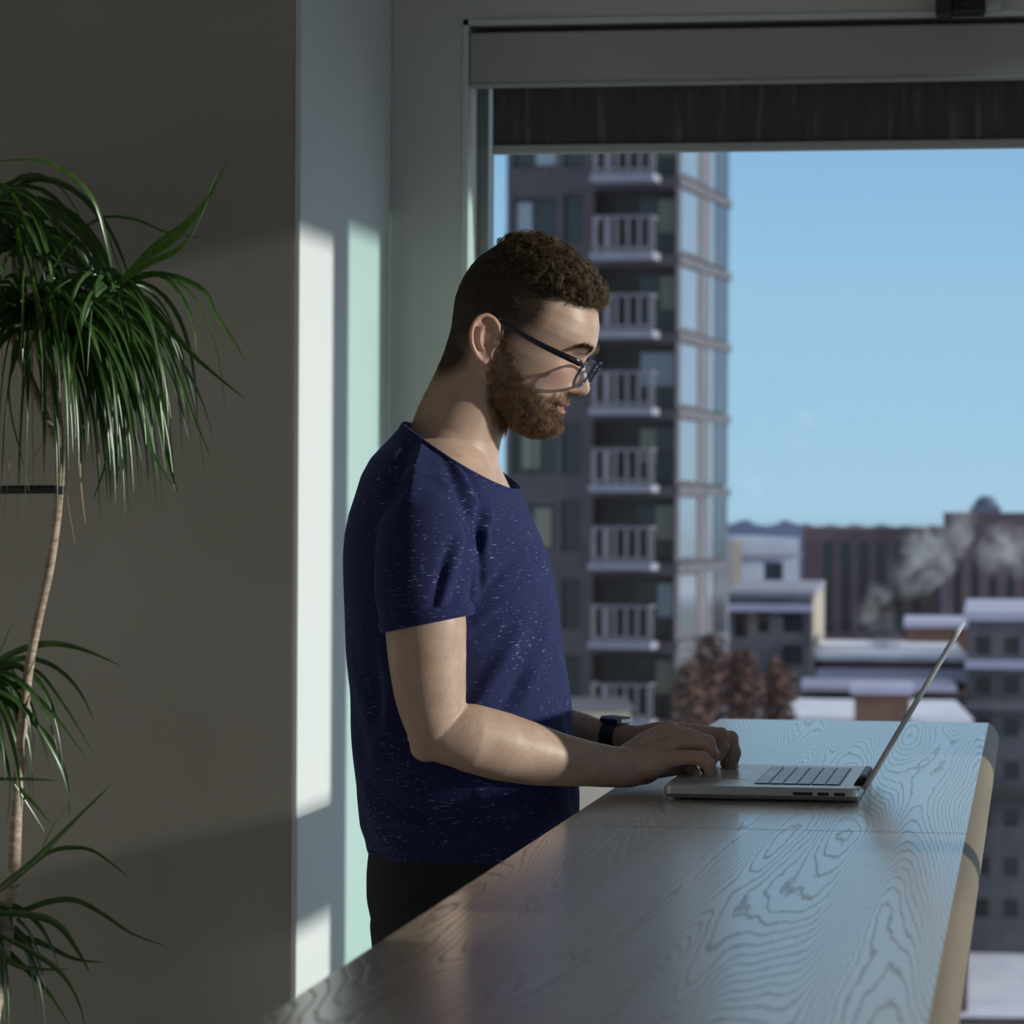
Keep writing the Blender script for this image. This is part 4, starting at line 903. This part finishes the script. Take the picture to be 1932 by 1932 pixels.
# ---- tower
ROT = math.atan2(2.3, 8.4)
f, tw = bld('apartment_tower', 1275, 122, ROT, 'tall plum brick apartment tower with stacked balconies behind the head of the person', 'tower')
xl = f.x(953); zt = f.z(150); x0b, x1b = f.x(1118), f.x(1272); SL = [331 - 147, 331, 478, 625, 770, 915, 1062, 1210, 1357]
zt = 26; holes = []
for y in SL:
    zb = f.z(y); holes.append((x0b, x1b, zb, zb + 2.45))
wins = []
for k, y in enumerate(SL):
    for a, c, t_, b2, mm in ((966, 1046, 112, 22, 'mix'), (1060, 1096, 118, 22, 'dk')):
        if k == 2 and c > 1050: mm = 'dk'
        wins.append((f.x(a), f.x(c), f.z(y - 0 + 0 - b2), f.z(y - t_), mm, k))
def facade(mb, f, x0, x1, z0, z1, holes, t):
    xs = sorted({x0, x1, *[h[0] for h in holes], *[h[1] for h in holes]}); zs = sorted({z0, z1, *[h[2] for h in holes], *[h[3] for h in holes]})
    for i in range(len(xs) - 1):
        run = None
        for j in range(len(zs) - 1):
            cx = (xs[i] + xs[i + 1]) / 2; cz = (zs[j] + zs[j + 1]) / 2; solid = not any(h[0] < cx < h[1] and h[2] < cz < h[3] for h in holes)
            if solid and run is None: run = zs[j]
            if not solid and run is not None: mb.box((xs[i], 0, run), (xs[i + 1], t, zs[j]), f); run = None
        if run is not None: mb.box((xs[i], 0, run), (xs[i + 1], t, z1), f)
DV = f.y(1374)
b = MB(); facade(b, f, xl, 0, ZG, zt, [(h[0], h[1], h[2], h[3]) for h in holes] + [(w[0], w[1], w[2], w[3]) for w in wins], .35)
b.box((xl, .35, ZG), (x0b - .25, DV, zt), f); b.box((x0b - .25, 1.5, ZG), (-.12, DV - .1, zt), f)
b.build('wall', M['plum'], tw)
for (a, c, z0, z1, mm, k) in wins:
    if z1 < -9: continue
    wobj = MB(); wobj.box((a, .24, z0), (c, .30, z1), f); wo = wobj.build('window', M['paneD'], tw)
    if mm == 'mix':
        w_ = c - a; r = [(.5, .97, .0), (.45, .97, .1), (.05, .4, .2), (.1, .45, .05), (.5, .9, .3), (.2, .6, .2), (.5, .9, .1), (.3, .7, .1), (.2, .5, .1)][k % 9]
        MB().box((a + w_ * r[0], .20, z0 + r[2]), (a + w_ * r[1], .235, z1 - .15), f).build('curtain', M['paneL'] if k < 3 else M['paneW'], wo)
        MB().box((a + w_ * .44, .17, z0), (a + w_ * .49, .24, z1), f).build('mullion', M['plum'], wo)
for k, y in enumerate(SL):
    zb = f.z(y); bw0, bw1 = f.x(1124), f.x(1243)
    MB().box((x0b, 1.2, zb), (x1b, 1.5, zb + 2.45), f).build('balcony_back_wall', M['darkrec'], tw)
    dr = MB().box((f.x(1190), 1.12, zb + .1), (f.x(1268), 1.19, zb + 2.2), f).build('balcony_door', M['paneD'], tw)
    q = [(1235, 1262), (1228, 1266), (1228, 1266), (1232, 1268), (1196, 1264), (1196, 1226), (1225, 1262), (1230, 1264), (1228, 1258)][k]
    MB().box((f.x(q[0]), 1.05, zb + .9), (f.x(q[1]), 1.11, zb + 2.15), f).build('curtain', M['paneL'] if k in (4, 7) else M['paneW'], dr)
    bal = MB().box((bw0, -1.2, zb - .24), (bw1, 0, zb + .02), f).build('balcony', M['slabw'], tw)
    r_ = MB(); zr = zb + 1.38
    r_.box((bw0 + .08, -1.15, zr - .09), (bw1 - .08, -1.09, zr), f); r_.box((bw0 + .08, -1.15, zb + .1), (bw1 - .08, -1.10, zb + .22), f)
    xs_ = np.linspace(bw0 + .10, bw1 - .16, 6)
    for i, x in enumerate(xs_):
        wd = .10 if i not in (1,) else .28; r_.box((x, -1.15, zb), (x + wd, -1.10, zr), f)
    for e in (bw0 + .08, bw1 - .13): r_.box((e, -1.15, zr - .07), (e + .05, 0, zr), f); r_.box((e, -.6, zb), (e + .05, -.5, zr), f)
    r_.build('railing', M['rail'], bal)
    # side elevation: one glazed storey
    z0, z1 = zb + .12, zb + 2.55; a, c = f.y(1281), f.y(1312); g1, g2 = f.y(1318), f.y(1344); d1, d2 = f.y(1348), f.y(1370)
    fl = MB().box((-.10, .05, z1), (.10, DV - .05, z1 + .34), f); fl.box((-.10, .05, z0 - .02), (-.02, DV - .05, z1), f); sd_ = fl.build('side_storey', M['sidegrey'], tw)
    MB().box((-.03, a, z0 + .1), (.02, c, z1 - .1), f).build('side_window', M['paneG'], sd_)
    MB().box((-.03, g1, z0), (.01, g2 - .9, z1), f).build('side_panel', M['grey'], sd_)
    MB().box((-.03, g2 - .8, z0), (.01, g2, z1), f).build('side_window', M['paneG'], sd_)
    MB().box((-.03, d1, z0), (.01, d2 - .6, z1), f).build('side_window', M['sidedark'], sd_)
    MB().box((-.03, d2 - .5, z0), (.01, d2, z1), f).build('side_window', M['paneD'], sd_)
# ---- low annex at the foot of the tower
f, o = bld('low_annex', 900, 108, 0, 'low grey annex at the foot of the apartment tower seen past the forearm')
b = MB().box((0, 0, ZG), (f.x(1192), 6, f.z(1338)), f); b.build('wall', M['tan'], o); MB().box((-.1, -.1, f.z(1338)), (f.x(1192) + .1, 6, f.z(1334)), f).build('roof_edge', M['grey'], o)
# ---- dark woods on the horizon
h = MB(); n = 60; top_ = []
for i in range(n + 1):
    x = 1200 + i * 14; y = 992 - 6 * abs(sin(i * .9)) - 4 * MN.noise(Vector((i * .5, 0, 0)))
    if 1380 < x < 1420: y -= 12 * sin((x - 1380) / 40 * pi)
    if 1478 < x < 1500: y -= 10
    top_.append((x, y))
vs = []
for x, y in top_:
    for dd in (420, 450): p = CAM + CRt * ((x - 966) / FPX * dd) + CFw * dd; vs += [(p.x, p.y, ZG), (p.x, p.y, CAMZ + (966 - y) / FPX * dd)]
h.add(vs, [q for i in range(n) for q in ((i * 4, (i + 1) * 4, (i + 1) * 4 + 1, i * 4 + 1), (i * 4 + 1, (i + 1) * 4 + 1, (i + 1) * 4 + 3, i * 4 + 3), (i * 4 + 3, (i + 1) * 4 + 3, (i + 1) * 4 + 2, i * 4 + 2))])
tag(h.build('wooded_ridge', M['hill']), kind='structure')

def block(name, label, px0, px1, ytop, d, deep, wall, roofm, rot=None, win=(), wm='paneD', ledges=(), zbase=None, lip=.25, side=None):
    if not rot: rot = math.atan((px0 - 966) / FPX) + .004
    f, o = bld(name, px0, d, rot, label); x1 = f.x(px1); z1 = f.z(ytop)
    hs = [(f.x(a), f.x(c), f.z(b2), f.z(t)) for a, c, t, b2 in win]
    b = MB(); facade(b, f, 0, x1, zbase or ZG, z1, hs, .4); b.box((0, .4, ZG), (x1, deep, z1), f); b.build('wall', M[wall], o)
    for a, c, t, b2 in win: MB().box((f.x(a), .25, f.z(b2)), (f.x(c), .38, f.z(t)), f).build('window', M[wm], o)
    if roofm: MB().box((-.15, -.15, z1), (x1 + .15, deep + .1, z1 + lip), f).build('roof', M[roofm], o)
    for t, b2, m_ in ledges: MB().box((-.1, -.6, f.z(b2)), (x1 + .1, .02, f.z(t)), f).build('ledge', M[m_], o)
    if side: MB().box((x1, -.05, ZG), (x1 + .12, deep, z1 - .1), f).build('sunlit_tone_side', M[side], o)  # lighter side skin, sunlight on that face put into its colour
    return f, o
cw = [(1554 + 33.5 * i, 1572 + 33.5 * i, 1020, 1190) for i in range(7)] + [(1800 + 33 * i, 1816 + 33 * i, 1050, 1185) for i in range(4)]
block('institutional_block', 'long dark brown block with tall narrow window strips on the skyline', 1515, 1778, 993, 262, 30, 'brick', None, 0, [w for w in cw if w[1] < 1770])
block('institutional_wing', 'taller dark brown wing at the right end of the skyline block', 1780, 2100, 962, 255, 30, 'brick', None, 0, [(1800 + 33.5 * i, 1814 + 33.5 * i, 1050, 1185) for i in range(8)])
f, o = bld('roof_vent', 1880, 268, 0, 'small round roof vent on top of the taller brown wing', 'roof vent')
MB().ell(f(0, 6, f.z(950)), ((1, 0, 0), (0, 1, 0), (0, 0, 1)), (1.0, 1.0, .9)).build('dome', M['hill'], o, smooth=True)
MB().box((-1.1, 5, f.z(962)), (1.1, 7.5, f.z(950)), f).build('curb', M['hill'], o)
block('pale_office', 'pale bluish office block between the tower and the long brown block', 1386, 1508, 1012, 205, 20, 'pale', None, radians(-4), [(1442, 1478, 1058, 1095), (1442, 1478, 1120, 1150)], 'sidedark', [(1040, 1046, 'slabw')])
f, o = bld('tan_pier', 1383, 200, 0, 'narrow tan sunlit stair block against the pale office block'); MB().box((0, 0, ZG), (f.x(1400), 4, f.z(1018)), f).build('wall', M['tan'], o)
block('flat_roofed_block', 'grey flat-roofed block with one side coloured tan as if sunlit right of the tower', 1376, 1531, 1122, 150, 24, 'grey', 'slabw', radians(6.6), [(1386, 1412, 1150, 1200), (1430, 1452, 1150, 1190), (1478, 1516, 1155, 1190), (1386, 1412, 1225, 1262), (1478, 1516, 1215, 1250)], 'sidedark', [(1138, 1150, 'ledge')], side='tan')
block('brown_rooftop_block', 'small brown block with snowy lilac roof rim behind the laptop lid', 1712, 1832, 1180, 165, 12, 'brick2', 'ledge', 0)
block('snowy_low_roof', 'low building with long snowy white roof left of the laptop lid', 1545, 1822, 1242, 150, 18, 'brick', 'snow', 0, (), 'paneD', [(1258, 1280, 'ledge')])
block('snowy_terrace', 'terrace strip with snow and dark wall below the long snowy roof', 1520, 1800, 1300, 138, 6, 'brick', 'ledge', 0, [(1540, 1826, 1306, 1325)], 'paneD')
block('brown_roof_cabin', 'brown cabin with snow-capped flat roof just above the far end of the counter', 1614, 1718, 1306, 117, 4, 'brick2', 'ledge', 0)
block('snowy_front_roof', 'nearest snow-covered roof just above the far edge of the counter', 1440, 1830, 1362, 122, 12, 'brick', 'snow', 0)
fw = [(1842 + 54 * i, 1870 + 54 * i, y, y + 34) for i in range(5) for y in (1196, 1270, 1350, 1430, 1520, 1610, 1690)]
block('grey_apartment_block', 'grey apartment block with snowy lilac ledges at the right edge beyond the counter', 1827, 2100, 1166, 138, 22, 'sidegrey', 'ledge', 0, [w for w in fw if w[1] < 2095], 'paneD', [(1240, 1256, 'ledge'), (1318, 1334, 'grey'), (1484, 1500, 'darkrec')], lip=.35)
# low dark hedge rows / parked strip on the snow
f, o = bld('snow_bank_wall', 1800, 118, 0, 'low dark kerb wall on the snow at the bottom right', 'wall'); MB().box((0, 0, ZG), (f.x(2100), .5, ZG + .35), f).build('wall', M['darkrec'], o); MB().box((0, 0, ZG + .35), (f.x(2100), .5, ZG + .45), f).build('snow_cap', M['snow'], o)
# ---- rust-coloured trees
def tree(px, d, ytop, ybot, wpx, label):
    f, o = bld('winter_tree', px, d, 0, label, 'tree', 'rust coloured trees below the tower'); r = wpx / 2 * d / FPX; z1, z0 = f.z(ytop), f.z(ybot); b = MB()
    b.tube([f(0, 0, ZG), f(.1, 0, (z0 + ZG) / 2), f(0, 0, z0 + (z1 - z0) * .7)], [.22, .17, .05], 8, (0, 1, 0)); b.build('trunk', M['brick2'], o)
    b = MB()
    for _ in range(900):
        v = Vector(rng.normal(size=3)).normalized() * (rng.random() ** .4); c = f(v.x * r, v.y * r, (z0 + z1) / 2 + v.z * (z1 - z0) / 2); s_ = rng.uniform(.10, .22)
        a = Vector(rng.normal(size=3)).normalized() * s_; c2 = Vector(rng.normal(size=3)).normalized() * s_ * .5; b.add([c - a, c + c2, c + a, c - c2], [(0, 1, 2, 3)])
    b.build('foliage', M['rust'], o)
tree(1340, 116, 1185, 1370, 84, 'rust-brown tree directly at the right corner of the tower')
tree(1402, 112, 1215, 1400, 80, 'rust-brown tree standing in front of the grey flat-roofed block')
tree(1470, 114, 1235, 1400, 70, 'smallest rust-brown tree left of the snowy front roof')
tree(1300, 110, 1240, 1400, 70, 'rust-brown tree low in front of the tower base')
# ---- steam rising over the roofs
def steam(px, py, d, w, h, lean, dens, label, seed):
    f = Fr(px, d, 0); c = f(0, 0, f.z(py)); o = empty('steam_plume', c, label, 'steam', 'steam over the roofs'); sc_ = d / FPX
    b = MB(); b.tube([c + CRt * (-w * .3 * sc_) + Vector((0, 0, -h * .5 * sc_)), c, c + CRt * (lean * sc_) + Vector((0, 0, h * .5 * sc_))], [w * .30 * sc_, w * .5 * sc_, w * .55 * sc_], 16, CRt, 3)
    m = bpy.data.materials.new('steam'); m.use_nodes = True; t = m.node_tree; t.nodes.clear(); ou = t.nodes.new('ShaderNodeOutputMaterial'); vp = t.nodes.new('ShaderNodeVolumePrincipled')
    vp.inputs['Color'].default_value = (.95, .95, 1, 1); n = t.nodes.new('ShaderNodeTexNoise'); tcn = t.nodes.new('ShaderNodeTexCoord'); n.inputs['Scale'].default_value = 1.0 * 150 / d; n.inputs['Detail'].default_value = 5; n.inputs['Distortion'].default_value = .6
    n.noise_dimensions = '4D'; n.inputs['W'].default_value = seed; t.links.new(tcn.outputs['Object'], n.inputs['Vector']); r = t.nodes.new('ShaderNodeMapRange'); r.inputs['From Min'].default_value = .46; r.inputs['From Max'].default_value = .7; r.inputs['To Max'].default_value = dens
    t.links.new(n.outputs[0], r.inputs[0])
    mp = t.nodes.new('ShaderNodeMapping'); mp.inputs['Scale'].default_value = (1 / (w * .62 * sc_), 1 / (w * .62 * sc_), 1 / (h * .75 * sc_)); t.links.new(tcn.outputs['Object'], mp.inputs[0])
    ln = t.nodes.new('ShaderNodeVectorMath'); ln.operation = 'LENGTH'; t.links.new(mp.outputs[0], ln.inputs[0])
    fo = t.nodes.new('ShaderNodeMapRange'); fo.inputs['From Min'].default_value = 1; fo.inputs['From Max'].default_value = 0; t.links.new(ln.outputs['Value'], fo.inputs[0])
    mu = t.nodes.new('ShaderNodeMath'); mu.operation = 'MULTIPLY'; t.links.new(r.outputs[0], mu.inputs[0]); t.links.new(fo.outputs[0], mu.inputs[1]); t.links.new(mu.outputs[0], vp.inputs['Density']); t.links.new(vp.outputs[0], ou.inputs['Volume'])
    b.build('vapour', m, o, smooth=True)
steam(1740, 1055, 235, 120, 120, 60, 1.3, 'pale steam plume drifting left in front of the brown skyline block', 1.)
steam(1812, 1000, 244, 60, 100, 6, 1.5, 'narrow upright steam plume in front of the junction of the two brown blocks', 4.)
steam(1905, 1035, 230, 130, 80, 30, 1.3, 'steam plume at the right edge in front of the taller brown wing', 8.)
steam(1660, 1200, 158, 90, 150, -20, 2.0, 'low steam plume rising from the snowy roof left of the laptop lid', 12.)
